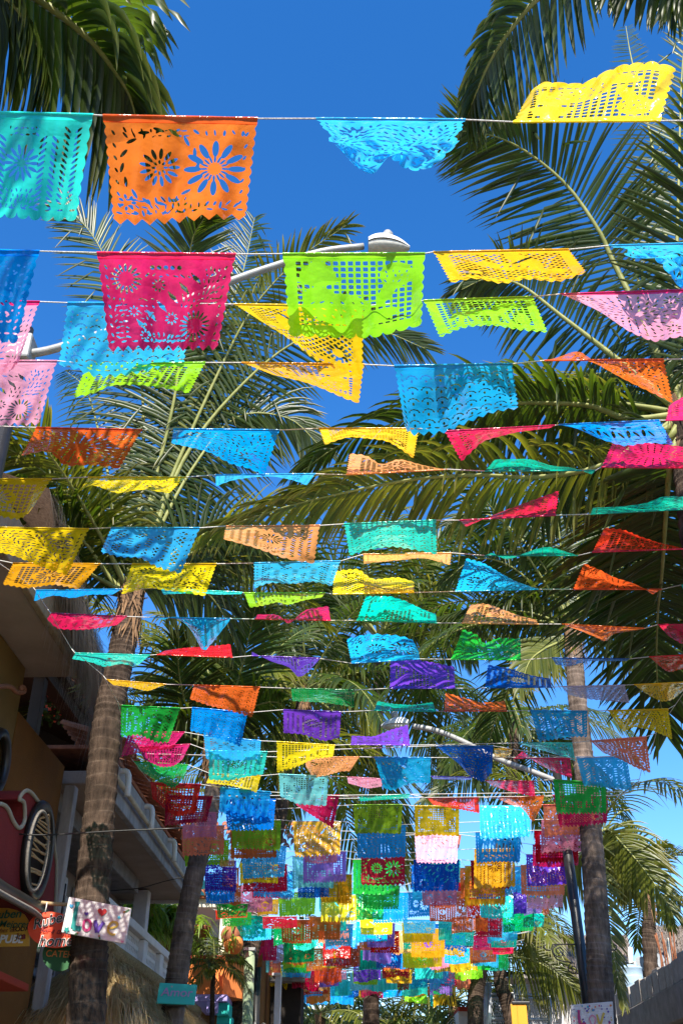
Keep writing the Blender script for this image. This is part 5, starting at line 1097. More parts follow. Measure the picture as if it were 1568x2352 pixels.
# near flags: tile, colour, pattern, top edge x1 y1 x2 y2, path of the lower edge
NEAR = [
 (271, [('A','turq',7,(-190,512,430,528),[(-200,1000),(80,1005),(200,1018),(352,1018)]), ('A','orange',1,(472,531,1186,545),[(520,1030),(620,1040),(800,1030),(950,1010),(1130,1015)]),
   ('B','sky',0,(-118,545,570,550),[(0,690),(110,800),(200,730),(310,765),(430,765),(500,690)],'crumple'), ('B','yellow',3,(785,560,1465,555),[(850,450),(880,385),(960,358),(1010,392),(1060,362),(1110,400),(1150,350),(1220,320),(1270,305),(1330,272),(1375,305),(1420,262),(1470,292),(1540,310)],'wave')]),
 (583, [('C','azure',11,(-440,75,185,88),[(-420,500),(0,508),(80,515)]), ('C','magenta',2,(445,95,1085,102),[(500,555),(650,548),(750,548),(850,550),(1000,545)]),
   ('C','lime',3,(1297,100,1953,98),[(1325,480),(1568,490),(1718,490),(1938,430)]), ('D','golden',6,(420,92,1045,80),[(500,238),(620,210),(740,248),(850,215),(1000,238),(1128,185)]),
   ('D','sky',0,(1225,62,1860,45),[(1330,95),(1500,165),(1530,165),(1568,320),(1700,330)],'crumple')]),
 (698, [('C','pink',4,(-350,310,185,320),[(-330,690),(-60,690),(60,640),(90,590)]), ('C','sky',4,(310,325,870,328),[(265,620),(350,635),(430,675),(560,670),(700,640),(850,610)]),
   ('C','yellow',6,(1075,332,1670,340),[(1200,410),(1340,500),(1440,590),(1668,690)]), ('D','lime',6,(375,315,880,297),[(450,490),(560,440),(700,430),(820,455),(950,465)]),
   ('D','pink',2,(1005,285,1600,265),[(1180,360),(1320,460),(1440,512),(1500,490),(1600,480)])]),
 (833, [('C','pink',2,(-290,590,265,592),[(-240,880),(30,895),(180,890)]), ('C','lime',9,(400,605,945,600),[(330,765),(440,745),(500,705),(640,705),(780,725),(870,745)]),
   ('C','golden',3,(1110,600,1673,608),[(1250,655),(1400,690),(1480,720),(1590,770),(1650,790)]), ('D','blue',4,(240,615,785,605),[(290,900),(315,950),(390,930),(450,940),(560,890),(700,830),(815,815)]),
   ('D','redor',4,(930,590,1480,585),[(1000,575),(1090,535),(1160,600),(1300,680),(1525,790)])]),
 (985, [('C','redor',1,(165,898,655,908),[(95,1030),(230,1000),(290,1080),(420,1070),(550,1090)]), ('C','azure',0,(795,905,1285,910),[(785,970),(850,985),(960,1010),(1060,1070),(1160,1090),(1215,1130)]),
   ('C','golden',6,(1463,902,1925,902),[(1490,980),(1600,940),(1780,960),(1840,1000),(1900,1045)]), ('D','crimson',5,(470,915,980,888),[(550,1060),(650,960),(800,920),(960,900)]),
   ('D','azure',10,(995,885,1460,865),[(1080,900),(1180,950),(1300,990),(1400,970),(1530,980)]), ('D','magenta',8,(1485,865,2000,850),[(1500,800),(1560,755),(1640,740),(1980,740)])]),
 (1092, [('E','yellow',9,(-220,68,240,68),[(-240,250),(0,245),(90,265),(140,220)]), ('E','yellow',0,(405,60,855,60),[(360,130),(420,90),(540,140),(640,115),(780,135)]),
   ('E','sky',5,(988,50,1450,45),[(990,105),(1060,75),(1160,60),(1250,55),(1350,75),(1410,100)]), ('D','peach',9,(20,1115,485,1090),[(35,1015),(120,1020),(180,1075),(260,1035),(370,1070),(480,1092)]),
   ('D','teal',0,(655,1098,1165,1095),[(700,1045),(870,1040),(960,1075),(1060,1080),(1150,1115)]), ('D','crimson',1,(1190,1080,1660,1085),[(1240,970),(1400,965),(1568,985),(1640,985)])]),
 (1200, [('E','yellow',4,(-60,290,412,297),[(-40,400),(60,420),(180,470),(310,515)]), ('E','sky',5,(510,292,920,293),[(460,405),(560,435),(640,430),(720,480),(830,510)]),
   ('E','peach',7,(1035,285,1470,282),[(1025,345),(1100,365),(1200,395),(1300,435),(1445,460)]), ('F','turq',4,(10,275,435,258),[(35,425),(110,400),(230,380),(350,400),(440,420)]),
   ('F','crimson',5,(540,258,985,235),[(570,290),(680,240),(830,180),(1000,118)]), ('F','teal',0,(1140,230,1620,205),[(1150,200),(1280,195),(1400,180),(1470,145),(1600,150)])]),
 (1290, [('E','golden',9,(60,455,462,458),[(10,555),(120,575),(250,555),(360,580)]), ('E','yellow',0,(605,458,997,458),[(555,600),(680,570),(760,580),(850,595),(945,608)]),
   ('E','sky',5,(1165,455,1565,445),[(1165,575),(1240,545),(1330,555),(1440,540),(1525,565)]), ('F','peach',8,(98,415,505,408),[(100,460),(230,445),(380,430),(500,465)]),
   ('F','teal',4,(655,420,1085,420),[(690,405),(760,445),(870,395),(950,375),(1070,415)]), ('F','red',9,(1148,405,1568,390),[(1205,290),(1290,295),(1370,330),(1470,365),(1568,385)])]),
 (1360, [('E','azure',4,(165,580,560,575),[(155,632),(250,600),(330,620),(400,600),(520,600)]), ('E','turq',0,(735,570,1115,590),[(750,600),(900,590),(1000,600),(1110,597)]),
   ('E','lime',6,(1120,592,1495,592),[(1145,660),(1200,655),(1290,630),(1310,655),(1400,625),(1480,612)]), ('F','yellow',6,(-42,597,335,590),[(-38,490),(80,475),(140,530),(260,515),(335,540)]),
   ('F','blue',4,(520,585,905,575),[(570,430),(650,450),(730,500),(800,540),(890,570)]), ('F','redor',1,(1060,575,1470,575),[(1110,455),(1170,475),(1250,520),(1350,550),(1430,600)]), ('F','teal',0,(1558,555,1900,545),[(1565,575),(1700,580),(1850,570)])]),
 (1424, [('E','crimson',5,(235,685,585,700),[(215,710),(260,760),(380,765),(480,750),(540,740)]), ('E','blue',7,(707,705,1060,710),[(750,716),(830,690),(890,780),(935,875),(1000,790),(1055,720)]),
   ('E','crimson',9,(1170,712,1520,718),[(1180,690),(1290,690),(1320,745),(1400,665),(1510,650)]), ('F','teal',3,(68,718,440,730),[(110,605),(230,605),(290,625),(370,665),(435,690)]),
   ('F','peach',9,(550,730,905,735),[(590,645),(660,635),(740,665),(800,690),(895,715)]), ('F','redor',0,(1010,735,1390,755),[(1080,760),(1180,800),(1215,825),(1240,780),(1380,760)]),
   ('F','crimson',5,(1450,737,1800,737),[(1500,790),(1568,835),(1700,850),(1790,830)])]),
 (1510, [('E','turq',0,(345,868,690,878),[(330,895),(420,910),(480,935),(560,915),(625,935)]), ('E','red',4,(720,875,1070,888),[(760,855),(870,840),(960,835),(1060,825)]),
   ('E','purple',3,(1155,880,1470,893),[(1155,860),(1250,910),(1330,930),(1370,990),(1410,960),(1460,905)]), ('F','blue',1,(45,915,360,895),[(20,800),(120,775),(240,780),(330,800),(355,860)]),
   ('F','green',2,(500,897,825,900),[(555,755),(630,780),(650,830),(710,795),(825,800)]), ('F','navy',5,(963,890,1320,895),[(980,920),(1040,935),(1120,905),(1310,905)]), ('F','red',4,(1410,885,1740,870),[(1450,920),(1500,960),(1568,940),(1680,950)])]),
 (1578, [('E','amber',0,(490,990,765,1012),[(520,1015),(600,1025),(680,1045),(740,1020)]), ('E','redor',4,(890,1015,1195,1025),[(870,1080),(950,1110),(1050,1135),(1160,1168)]),
   ('E','dkgreen',4,(1335,1030,1628,1038),[(1340,1090),(1500,1098),(1628,1120)]), ('F','purple',3,(220,1030,522,1030),[(222,905),(340,895),(450,915),(520,930)]),
   ('F','navy',7,(655,1028,965,1025),[(670,920),(760,935),(870,970),(960,985)]), ('F','lilac',4,(1010,1022,1300,1015),[(1040,1060),(1120,1080),(1220,1090),(1325,1100)]), ('F','golden',0,(1340,1013,1600,1000),[(1390,1050),(1470,1095),(1520,1085),(1568,1040),(1600,1030)])]),
 (1633, [('G','green',5,(555,42,830,55),[(555,190),(640,180),(720,220),(775,215)]), ('G','azure',4,(882,52,1140,75),[(872,160),(960,185),(1040,210),(1105,235)]),
   ('G','purple',7,(1300,62,1568,72),[(1300,170),(1390,175),(1490,210),(1560,190)]), ('H','teal',6,(148,65,435,70),[(165,20),(240,35),(330,40),(420,25)]),
   ('H','redor',2,(470,68,760,68),[(475,-20),(560,5),(640,30),(750,20)]), ('H','blue',5,(865,65,1128,68),[(905,215),(990,200),(1060,190),(1128,190)]), ('H','yellow',4,(1220,65,1500,58),[(1290,165),(1350,140),(1430,160),(1520,200)])]),
 (1700, [('G','magenta',0,(590,165,850,165),[(555,280),(640,260),(720,250),(790,240)]), ('G','sky',5,(935,180,1200,205),[(945,290),(1040,300),(1130,300),(1195,290)]),
   ('G','yellow',6,(1270,208,1540,225),[(1270,355),(1360,330),(1440,290),(1530,280)]), ('H','purple',5,(42,222,315,225),[(45,180),(150,185),(230,150),(305,128)]),
   ('H','turq',4,(810,215,1060,215),[(870,235),(960,260),(1075,300)]), ('H','salmon',1,(1140,205,1400,185),[(1200,260),(1280,290),(1350,330),(1420,355)])]),
 (1726, [('G','magenta',9,(640,235,875,220),[(660,290),(740,330),(800,325),(840,290)]), ('G','turq',7,(958,250,1230,255),[(958,385),(1050,390),(1140,370),(1210,360)]),
   ('H','navy',4,(430,228,697,228),[(540,310),(590,370),(650,400),(690,350)]), ('H','amber',6,(700,243,785,243),[(700,285),(770,285)]), ('H','magenta',0,(790,285,1050,285),[(830,250),(900,310),(980,350),(1060,380)]), ]),
 (1741, [('G','peach',4,(1400,282,1652,278),[(1403,320),(1438,380),(1500,365),(1568,345),(1608,345)]), ('H','blue',0,(150,280,410,282),[(190,420),(230,438),(320,400),(410,400)]), ('H','sky',5,(1075,280,1310,280),[(1110,415),(1190,420),(1260,430),(1335,438)])]),
 (1770, [('G','green',6,(615,300,865,315),[(640,340),(720,390),(800,430),(850,370)]), ('G','yellow',9,(965,355,1200,365),[(945,400),(1060,412),(1180,445)]), ('G','aqua',3,(1280,358,1510,368),[(1285,460),(1370,500),(1500,505)]),
   ('H','mauve',0,(25,370,190,380),[(30,400),(120,425),(185,415)]), ('H','indigo',10,(410,368,600,372),[(420,380),(590,384)]), ('H','crimson',4,(660,388,885,390),[(690,410),(780,440),(890,465)]), ('H','green',6,(970,382,1215,400),[(985,545),(1100,545),(1218,540)])]),
 (1800, [('G','red',9,(690,395,925,405),[(700,470),(800,560),(900,540)]), ('G','blue',10,(1010,418,1245,440),[(1005,530),(1110,580),(1225,590)],'pleat'), ('H','teal',0,(80,462,315,450),[(85,482),(310,468)]),
   ('H','red',6,(392,468,630,465),[(420,500),(540,520),(635,540)]), ('H','orange',4,(708,468,930,458),[(780,500),(830,510),(880,585),(920,500)]), ('H','crimson',6,(968,455,1222,460),[(1000,605),(1110,600),(1220,585)])]),
 (1815, [('G','maroon',9,(760,455,980,460),[(755,600),(850,590),(950,580)]), ('G','crimson',3,(1340,455,1560,455),[(1360,500),(1450,560),(1530,610)]), ]),
]
# far flags: tile, colour, pattern, left, right, top, bottom
FAR = """I navy 4 810 1280 575 860;I mauve 4 420 740 690 930;I salmon 9 410 810 815 1095;I lime 4 430 855 940 1190;I olive 6 870 1330 755 1045;I orange 3 860 1290 850 1110;I peach 7 770 900 1030 1190
I sky 0 960 1380 1000 1300;J amber 6 175 625 520 845;J olive 3 735 1190 370 640;J blue 0 765 1220 550 855;J yellow 3 1295 1710 380 660;J salmon 2 1350 1730 640 785;J pink 9 1295 1700 630 915
J mauve 2 290 590 700 910;J violet 6 270 675 800 1085;J aqua 7 175 560 840 1135;J green 7 730 1160 870 1200;J red 1 805 1210 815 1115;J crimson 9 -60 130 920 1180;J sky 0 60 195 980 1230;J amber 6 590 725 1010 1290
J azure 4 380 610 1060 1180;J turq 7 1355 1720 880 1095;J navy 2 1285 1710 870 1170;K sky 4 325 790 630 935;K blue 10 285 710 870 1160;K salmon 2 905 1400 620 915;K mauve 9 890 1350 755 1070;K maroon 9 825 1240 855 1160
K crimson 0 810 1235 985 1190;K purple 1 750 1140 1075 1360;K amber 7 275 650 1025 1390;L indigo 4 0 290 -60 230;L azure 4 -5 290 60 340;L brown 9 160 315 0 180;L orange 0 225 335 170 350
L yellow 9 320 675 -40 155;L red 9 355 750 -20 230;L sky 0 440 825 40 275;L mauve 2 315 625 170 420;L crimson 6 440 790 130 300;L green 9 105 400 340 470;L red 9 95 395 395 478;L green 0 160 430 410 550;L teal 2 290 565 440 660
L sky 4 345 615 520 678;L lime 3 670 1025 230 450;L amber 6 480 680 300 450;L navy 4 855 1140 70 285;L azure 4 1000 1240 90 275;L amber 6 1050 1350 70 335;L yellow 6 1065 1420 260 515;L green 4 1380 1650 230 490
L red 2 530 850 455 570;L dkgreen 0 530 800 530 635;L orange 7 695 995 485 700;L orange 5 955 1250 455 680;L teal 6 1015 1305 470 595;L sky 10 1090 1365 520 735;L crimson 6 460 665 650 870;L maroon 9 320 560 620 740
L lilac 0 620 725 710 880;L dkgreen 6 715 1010 680 890;L salmon 9 480 700 870 1000;L maroon 9 1080 1340 700 910;L brown 0 1220 1430 720 915;L brown 4 930 1085 750 950;L lime 9 710 920 830 935
L sky 4 700 985 910 1030;L dkgreen 11 670 865 985 1145;L turq 0 640 890 1010 1170;L magenta 0 500 625 960 1070;L red 2 890 1135 1015 1175;L violet 9 1040 1235 960 1110;L pink 2 1130 1300 945 1040
L turq 6 1150 1355 1050 1190;L teal 3 1410 1620 750 950;L aqua 0 1330 1510 970 1130;L amber 6 1405 1630 1085 1190;P green 4 185 540 170 390;P olive 0 165 300 330 490;P blue 4 280 615 235 515;P navy 0 640 1050 -20 210
P blue 2 650 1040 140 310;P mauve 2 730 1065 130 355;P blue 1 610 810 230 470;P brown 7 800 1050 340 505;P salmon 1 1050 1150 228 490;P amber 9 1130 1500 -10 362;P maroon 9 1180 1560 -60 205;P navy 6 1225 1510 180 330
P red 9 1145 1275 280 475;P turq 7 1260 1600 260 470;P yellow 6 165 470 470 620;P azure 2 135 425 500 700;P violet 10 225 495 520 752;P maroon 9 265 530 580 790;P orange 4 155 420 590 770;P sky 0 560 865 480 615;P yellow 6 550 850 510 705
P teal 10 565 840 610 762;P purple 2 640 905 580 785;P amber 9 640 950 560 835;P yellow 9 550 930 740 935;P turq 6 890 1015 490 680;P teal 7 950 1215 580 725;P redor 0 1010 1205 465 608;P orange 4 1205 1315 470 580;P red 4 1225 1480 450 660
P crimson 4 1190 1560 630 765;P azure 4 930 1185 740 885;P brown 9 1170 1430 740 885;P green 9 1130 1365 860 950;P golden 9 850 1095 890 970;P golden 6 400 650 935 1070;P lime 6 95 345 955 1082;P blue 0 630 790 980 1120;P sky 0 750 955 940 1070
P mauve 2 980 1190 955 1030;P crimson 9 900 1105 1020 1090;P dkgreen 0 830 1015 1070 1170;P redor 9 610 815 1105 1190;P lime 0 350 555 1050 1135;P azure 4 380 555 1120 1195;P amber 6 150 370 1085 1200;P teal 6 155 325 745 940;P navy 10 310 555 755 935
P brown 4 -60 165 730 930;P turq 9 -60 60 980 1190;P azure 4 60 160 1050 1195;P turq 0 550 640 1080 1190;N salmon 9 700 1110 -20 270;N peach 2 800 1160 0 170;N pink 8 760 1095 180 385;N salmon 7 905 965 270 440;N purple 3 630 760 190 440
N violet 4 730 895 330 440;N dkgreen 4 530 830 420 600;N teal 0 640 925 430 560;N orange 4 290 400 440 600;N teal 9 420 675 610 740;N red 4 440 640 690 805;N turq 0 590 700 480 610;N turq 7 380 600 860 950"""
H_STR = 3.3; SHEET = .47
def solve_edge(T, px, far=True):
    d = ray(*px); d = d / np.linalg.norm(d); w = CAM - T; b = d.dot(w); c = w.dot(w) - SHEET ** 2; q = b * b - c
    t = -b + (math.sqrt(q) if far else -math.sqrt(q)) if q > 0 else -b
    return t, d
FLAGS = []      # dicts
def fl_points(A, B, path, far):
    """two top corners in 3D and the drawn lower edge -> lower edge in 3D (13 points)"""
    path = np.array(path, float); s = np.concatenate([[0], np.cumsum(np.hypot(*np.diff(path, axis=0).T))]); s /= s[-1] if s[-1] > 0 else 1
    n = 21; us = np.linspace(0, 1, n); P = np.stack([np.interp(us, s, path[:, 0]), np.interp(us, s, path[:, 1])], 1)
    for _ in range(2): P[1:-1] = (P[:-2] + 2 * P[1:-1] + P[2:]) / 4
    ts = []; ds = []
    for u, p in zip(us, P):
        t, d = solve_edge(A + (B - A) * u, p, far); ts.append(t); ds.append(d)
    ts = np.array(ts)
    for _ in range(3): ts = np.concatenate([[ts[0]], (ts[:-2] + 2 * ts[1:-1] + ts[2:]) / 4, [ts[-1]]])
    return CAM + ts[:, None] * np.array(ds)
def sheet_surface(UV, A, B, L13, mode, seed):
    r = np.random.RandomState(seed); u, v = UV[:, 0], UV[:, 1]
    us = np.linspace(0, 1, len(L13)); Lo = np.stack([np.interp(u, us, L13[:, k]) for k in range(3)], 1)
    Top = A + (B - A) * u[:, None]
    P = Top * (1 - v[:, None]) + Lo * v[:, None]
    D = P - CAM; D /= np.linalg.norm(D, axis=1)[:, None]
    w = np.linalg.norm(B - A)
    if mode == 'pleat': amp, k1, k2, a2 = .028, r.uniform(6, 7.5), 3.1, .008
    elif mode == 'crumple': amp, k1, k2, a2 = .075, r.uniform(1.6, 2.4), 5.5, .03
    elif mode == 'wave': amp, k1, k2, a2 = .10, 2.6, 5.2, .026
    elif mode == 'hang': amp, k1, k2, a2 = .026, r.uniform(1.2, 3.5), r.uniform(5, 9), .008
    else: amp, k1, k2, a2 = r.uniform(.035, .07), r.uniform(.8, 2.4), r.uniform(4, 7), .013
    ph, ph2 = r.uniform(0, 6.28, 2)
    sk = r.uniform(-2.5, 2.5)
    h = (amp * np.sin(2 * math.pi * k1 * u + ph + sk * v) * v ** .8 * (1.15 - .3 * v) + a2 * np.sin(2 * math.pi * k2 * u + ph2 - sk * 1.7 * v + 2 * np.sin(3 * v + ph)) * v ** .5
         + .035 * np.sin(math.pi * v) * r.uniform(-1, 1) + (.6 * a2) * np.sin(9 * v + 4 * u + ph2) * v)
    if mode == 'crumple':
        P = P + np.stack([.025 * np.sin(17 * v + 9 * u + ph) * v, 0 * v, .03 * np.sin(13 * u + 7 * v + ph2) * v], 1)
    return P + D * h[:, None]
def make_flag(color, pi, A, B, L13, D, mode, seed, mirror=False):
    nx = 116 if D < 4 else 92 if D < 6.5 else 72 if D < 9.5 else 52 if D < 15 else 36
    UV, Q, T = cutsheet(pi, nx)
    UVm = UV.copy()
    if mirror: UVm[:, 0] = 1 - UVm[:, 0]
    if D < 12: Q, T = Q[UV[Q, 1].max(1) > .05], T[UV[T, 1].max(1) > .05]
    P = sheet_surface(UVm, A, B, L13, mode, seed); org = (A + B) / 2
    o = link('paper_flag', npmesh('paper_flag', P - org, [Q, T], PM[color], True)); o.location = org
    if D < 12:                                # the folded hem that wraps the cord
        k = 24; us = np.linspace(0.002, .998, k); prof = [(.055, .0), (.045, .0022), (.02, .003), (.004, .0045), (-.0035, .003), (-.006, -.001), (-.003, -.0045)]; ring = len(prof)
        c = A + (B - A) * us[:, None]; hv = sheet_surface(np.stack([us, np.full(k, .06)], 1), A, B, L13, mode, seed) - c; hl = np.linalg.norm(hv, axis=1)[:, None] + 1e-9
        hn = hv / hl; nn = np.cross(hn, (B - A) / np.linalg.norm(B - A)); nn *= np.sign(np.sum(nn * (CAM - c), axis=1))[:, None]
        V = np.stack([c + hn * (hl / .06 * a if a > .01 else a) + nn * b for a, b in prof], 1).reshape(-1, 3)
        q = [(i * ring + j, i * ring + j + 1, (i + 1) * ring + j + 1, (i + 1) * ring + j) for i in range(k - 1) for j in range(ring - 1)]
        h = link('hem', npmesh('hem', V - org, [q], PM[HEMCOL.get((color, round(D, 1)), color)], True), o)
    return o
HEMCOL = {}
strings = {}      # D -> list of flag dicts
for yc, fl in NEAR:
    d = ray(784, yc); D = H_STR * d[1] / d[2]
    for i, f in enumerate(fl):
        t, colr, pi, tops, path = f[:5]
        if yc > 300 and (int(abs(tops[0])) + i) % 2: pi = {6: 13, 1: 12, 8: 14, 4: 15, 0: 14, 9: 9, 5: 5, 2: 12}.get(pi, pi)
        mode = f[5] if len(f) > 5 else 'wind'
        A = atY(*tp(t, *tops[:2]), D); B = atY(*tp(t, *tops[2:]), D)
        pp = [tp(t, *q) for q in path]
        strings.setdefault(round(D, 2), []).append(dict(c=colr, p=pi, A=A, B=B, path=pp, mode=mode, D=D, top=(tp(t, *tops[:2]), tp(t, *tops[2:]))))
fr = []
for s in FAR.replace('\n', ';').split(';'):
    t, c, pi, a, b, y0, y1 = s.split(); fr.append((t, c, int(pi), *[float(q) for q in (a, b, y0, y1)]))
occ = {}
rows = sorted(fr, key=lambda f: tp(f[0], f[3], f[5])[1])
for f in rows:
    t, c, pi, a, b, y0, y1 = f
    if int(a + y0) % 2: pi = {6: 13, 1: 12, 8: 14, 4: 15, 0: 12, 9: 2, 7: 14}.get(pi, pi)
    (x0, yt), (x1, yb) = tp(t, a, y0), tp(t, b, y1)
    d = ray((x0 + x1) / 2, yt); D = H_STR * d[1] / d[2]
    q = round(D / .55)
    while any(not (x1 < p0 - 1 or x0 > p1 + 1) for p0, p1 in occ.get(q, [])): q += 1
    occ.setdefault(q, []).append((x0, x1)); Dq = q * .55 + .12
    rr = random.Random(int(x0 * 7 + yt * 3)); j = rr.uniform(-2, 2)
    A = atY(x0, yt, Dq); B = atY(x1, yt + j, Dq)
    ins = (x1 - x0) * rr.uniform(-.02, .06)
    path = [(x0 + ins, yb + rr.uniform(-2, 3)), (x0 * .6 + x1 * .4, yb + rr.uniform(-3, 3)), (x1 - ins * rr.uniform(.2, 1.4), yb + rr.uniform(-4, 2))]
    strings.setdefault(round(Dq, 2), []).append(dict(c=c, p=pi, A=A, B=B, path=path, mode='hang' if rr.random() < .7 else 'pleat', D=Dq, top=((x0, yt), (x1, yt))))
# the far rows hang flag against flag: fill the gaps on those cords
CL = ([1990, 2100, 2200, 2292], [475, 505, 565, 645], [1300, 1245, 1175, 1010])
fillr = random.Random(77); extra = []
for D in sorted(strings):
    if D < 14.0: continue
    z = strings[D][0]['A'][2]; yp = 1176 - FPX * math.tan(math.atan2(z - CAMZ, D) - PITCH)
    if yp > 2296: continue
    xs = [(784 + (p - 784)) for p in ()]; Zd = (np.array([0, D, z]) - CAM).dot(FW); lx = (np.interp(yp, CL[0], CL[1]) - 784) / FPX * Zd; rx = (np.interp(yp, CL[0], CL[2]) - 784) / FPX * Zd
    taken = sorted((f['A'][0], f['B'][0]) for f in strings[D]); cur = lx + fillr.uniform(0, .3)
    for a, b in taken + [(rx, rx)]:
        while cur + .62 < a - .04:
            w = fillr.uniform(.54, .62); zz = z + fillr.uniform(-.05, .04); extra.append((D, np.array([cur, D, zz]), np.array([cur + w, D, zz + fillr.uniform(-.02, .02)]))); cur += w + fillr.choice([.03, .05, .1, .25])
        cur = max(cur, b + .04)
extra.sort(key=lambda e: e[0]); KEYS = [k for k in PAL if k not in ('lilac', 'olive', 'brown', 'indigo')] + ['turq', 'sky', 'red', 'yellow', 'orange', 'aqua', 'lime', 'turq', 'sky', 'magenta', 'green'] * 2
MANY = []
room = 300 - sum(len(v) for v in strings.values())
for n_, (D, A, B) in enumerate(extra):
    th = fillr.uniform(-.35, .8); h = fillr.uniform(.40, .48); e = h * np.array([0, math.sin(th), -math.cos(th)]); f = dict(c=fillr.choice(KEYS), p=fillr.randrange(16), A=A, B=B, D=D, mode=fillr.choice(['hang', 'hang', 'pleat']), top=None,
        L13=np.array([A + (B - A) * u + e * fillr.uniform(.93, 1.05) + np.array([0, .10 * math.sin(7 * u + n_), .02 * math.sin(5 * u + 2 * n_)]) for u in np.linspace(0, 1, 13)]))
    (strings[D] if n_ < room else MANY).append(f)
ORD = 'first second third fourth fifth sixth seventh eighth ninth tenth eleventh twelfth thirteenth fourteenth fifteenth sixteenth seventeenth eighteenth nineteenth'.split()
TENS = {20: 'twent', 30: 'thirt', 40: 'fort', 50: 'fift', 60: 'sixt'}
def ordinal(n):
    if n < 20: return ORD[n - 1]
    t, u = n // 10 * 10, n % 10
    return TENS[t] + ('ieth' if u == 0 else 'y-' + ORD[u - 1])
HEMCOL[('pink', round(sorted(strings)[2], 1))] = 'magenta'
seed = 100; ends = []
for si, D in enumerate(sorted(strings)):
    fl = sorted(strings[D], key=lambda f: f['A'][0])
    for k, f in enumerate(fl):
        seed += 1
        if f['top'] is None:
            o = make_flag(f['c'], f['p'], f['A'], f['B'], f['L13'], D, f['mode'], seed, mirror=seed % 2 == 0)
            FLAGS.append(dict(o=o, si=si, k=k, n=len(fl), c=PAL[f['c']][0], p=PNAME[f['p']], pose='hanging open and flat', x=(f['A'][0] + f['B'][0]) / 2, fl=fl)); continue
        dy = np.mean([q[1] for q in f['path']]) - (f['top'][0][1] + f['top'][1][1]) / 2; w = f['top'][1][0] - f['top'][0][0]
        L13 = fl_points(f['A'], f['B'], f['path'], f['mode'] not in ('hang', 'pleat') or seed % 4 != 0)
        o = make_flag(f['c'], f['p'], f['A'], f['B'], L13, D, f['mode'], seed, mirror=(seed % 3 == 0 and f['p'] != 1))
        left, right = f['path'][0][1] - f['top'][0][1], f['path'][-1][1] - f['top'][1][1]
        if dy < -.06 * w: pose = 'blown up above its cord' if abs(left - right) < .3 * w else ('left end flipped up' if left < right else 'right end flipped up')
        elif dy < .14 * w: pose = 'blown almost edge-on'
        elif left - right > .22 * w: pose = 'drooping at its left end'
        elif right - left > .22 * w: pose = 'drooping at its right end'
        elif f['mode'] == 'crumple': pose = 'crumpled by the wind'
        elif dy > .5 * w: pose = 'hanging open and flat'
        else: pose = 'half lifted by wind'
        FLAGS.append(dict(o=o, si=si, k=k, n=len(fl), c=PAL[f['c']][0], p=PNAME[f['p']], pose=pose, x=(f['A'][0] + f['B'][0]) / 2, fl=fl))
    # the cord itself
    xl = min(-1.98 if D > 5.9 else -2.35, fl[0]['A'][0] - .04) if D > 2.5 else -2.3
    xr = max(3.0 + .045 * (D - 8), fl[-1]['B'][0] + .05)
    pts = []
    zl = fl[0]['A'][2] + (.05 if D < 12 else .02)
    pts.append((xl, D + .03, zl))
    for f in fl:
        for q in (f['A'], f['B']):
            if not pts or q[0] > pts[-1][0] + .004: pts.append(tuple(q))
    pts.append((xr, D + .03, pts[-1][2] + .05))
    m = MB(); m.tube(pts, .0032 if D < 9 else .0038, 6)
    o = m.build('bunting_cord', M['cord'], None, True); ends.append((pts[0], pts[-1]))
    words = PAL[fl[0]['c']][0], PAL[fl[-1]['c']][0]
    tag(o, 'thin white cord from %s to %s end flag, %s from the top' % (*words, ordinal(si + 1)) if len(fl) > 1 else 'thin white cord with one %s flag, %s cord from the top' % (words[0], ordinal(si + 1)), 'cord', 'cords strung across the street')
    if si in ():                        # loose curling thread ends
        for e in (0, -1):
            p0 = np.array(fl[0]['B' if e == 0 else 'A'] if si == 1 and e == -1 else fl[e]['B']); m = MB(); q = []
            for i in range(22):
                a = i * .42; q.append(p0 + np.array([.04 + .012 * i * .3 + .02 * math.sin(a * .9 + si), .01 * math.cos(a), .03 * math.cos(a + e) - .007 * i]))
            m.tube(q, .0012, 5); m.build('loose_thread', M['cord'], o, True)
for side, nm in ((0, 'left'), (1, 'right')):
    P = [e[side] for e in ends if e[side][1] > 5.5]; sx = -2.35 if side == 0 else 3.0
    pts = [(sx, 1.2, CAMZ + H_STR)] + P + [(P[-1][0], 33, P[-1][2])]
    m = MB(); m.tube(pts, .003, 6); o = m.build('anchor_cord', M['cord'], None, True)
    tag(o, 'long thin cord up the street past the %s trunks, tying cord ends' % ('dark shaded' if side == 0 else 'grey sunlit'), 'cord')
VV, FF, MI, off = [], [], [], 0
for k, f in enumerate(MANY):
    UV, Q, T = cutsheet(f['p'], 26); P = sheet_surface(UV, f['A'], f['B'], f['L13'], f['mode'], 900 + k); VV.append(P); FF.append((Q + off, T + off)); MI.append(f['c']); off += len(P)
if MANY:
    keys = sorted(set(MI)); me = npmesh('far_paper_flags', np.concatenate(VV), [x for ab in FF for x in ab], [PM[k] for k in keys], True)
    me.polygons.foreach_set('material_index', np.concatenate([np.full(len(a) + len(b), keys.index(c), dtype=np.int32) for (a, b), c in zip(FF, MI)])); o = link('far_paper_flags', me)
    tag(o, 'mass of tiny far flags in many colours at the far end of the street', 'paper flags', None, 'stuff')
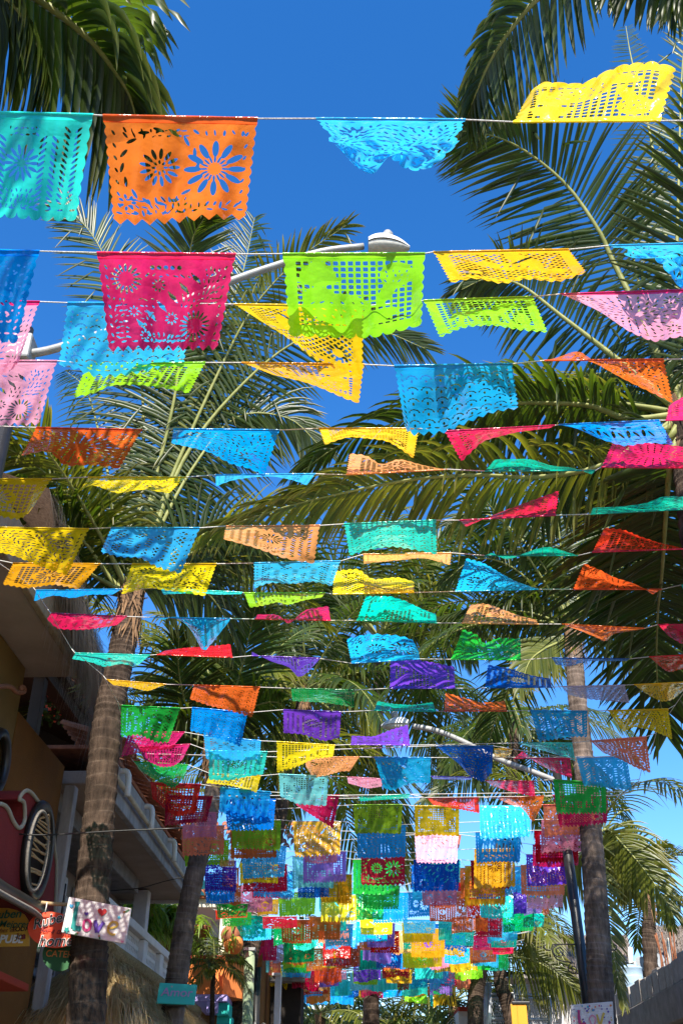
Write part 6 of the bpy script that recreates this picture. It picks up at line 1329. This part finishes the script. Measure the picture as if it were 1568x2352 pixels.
# labels: say as little as singles one flag out
def cand(f):
    a = 'an' if f['c'][0] in 'aeiou' else 'a'
    nb = f['fl']; k = f['k']; L = PAL[nb[k - 1]['c']][0] if k > 0 else None; Rr = PAL[nb[k + 1]['c']][0] if k < len(nb) - 1 else None
    yield '%s paper flag with %s' % (f['c'], f['p'])
    yield '%s paper flag with %s, %s' % (f['c'], f['p'], f['pose'])
    same = [g for g in nb if g['c'] == nb[k]['c']]
    w = f['c'] if len(same) == 1 else ordinal([i for i, g in enumerate(same) if g is nb[k]][0] + 1) + ' ' + f['c']
    if L and Rr: yield '%s flag %s, between the %s and %s flags' % (f['c'], f['pose'], L, Rr)
    elif L or Rr: yield '%s flag %s, end of cord beside the %s flag' % (f['c'], f['pose'], L or Rr)
    yield '%s flag with %s, on the %s cord down' % (w, f['p'], ordinal(f['si'] + 1))
    yield '%s flag, %s from the left on the %s cord from the top' % (f['c'], ordinal(k + 1), ordinal(f['si'] + 1))
from collections import Counter
opts = [list(cand(f)) for f in FLAGS]
left_ = set(range(len(FLAGS))); lev = 0
maxl = max(map(len, opts))
for lev in range(maxl):
    cnt = Counter(c for i in range(len(FLAGS)) for c in opts[i][lev:lev + 1])
    for i in list(left_):
        l = opts[i][min(lev, len(opts[i]) - 1)]
        if cnt[l] == 1 or lev == maxl - 1:
            tag(FLAGS[i]['o'], l, 'paper flag', 'cut paper flags strung over the street'); left_.discard(i)
# ------------------------------------------------------------------ each group's empty sits at the foot of its thing; single meshes keep their own origin
bpy.context.view_layer.update(); dg = bpy.context.evaluated_depsgraph_get()
for o in [x for x in COL.objects if x.type == 'FONT']:
    me = bpy.data.meshes.new_from_object(o.evaluated_get(dg)); n = link('lettering', me, o.parent); n.matrix_local = o.matrix_local.copy(); bpy.data.objects.remove(o)
bpy.context.view_layer.update()
for o in [x for x in COL.objects if x.parent is None and x.type == 'EMPTY']:
    ds = [c for c in o.children_recursive if c.type in ('MESH', 'FONT')]
    pts = [c.matrix_world @ Vector(b) for c in ds for b in c.bound_box]
    if not pts: continue
    lo = Vector((min(p.x for p in pts), min(p.y for p in pts), min(p.z for p in pts))); hi = Vector((max(p.x for p in pts), max(p.y for p in pts), max(p.z for p in pts)))
    base = Vector(((lo.x + hi.x) / 2, (lo.y + hi.y) / 2, lo.z)); o.location = base
    for c in o.children: c.matrix_parent_inverse = Matrix.Translation(-base)
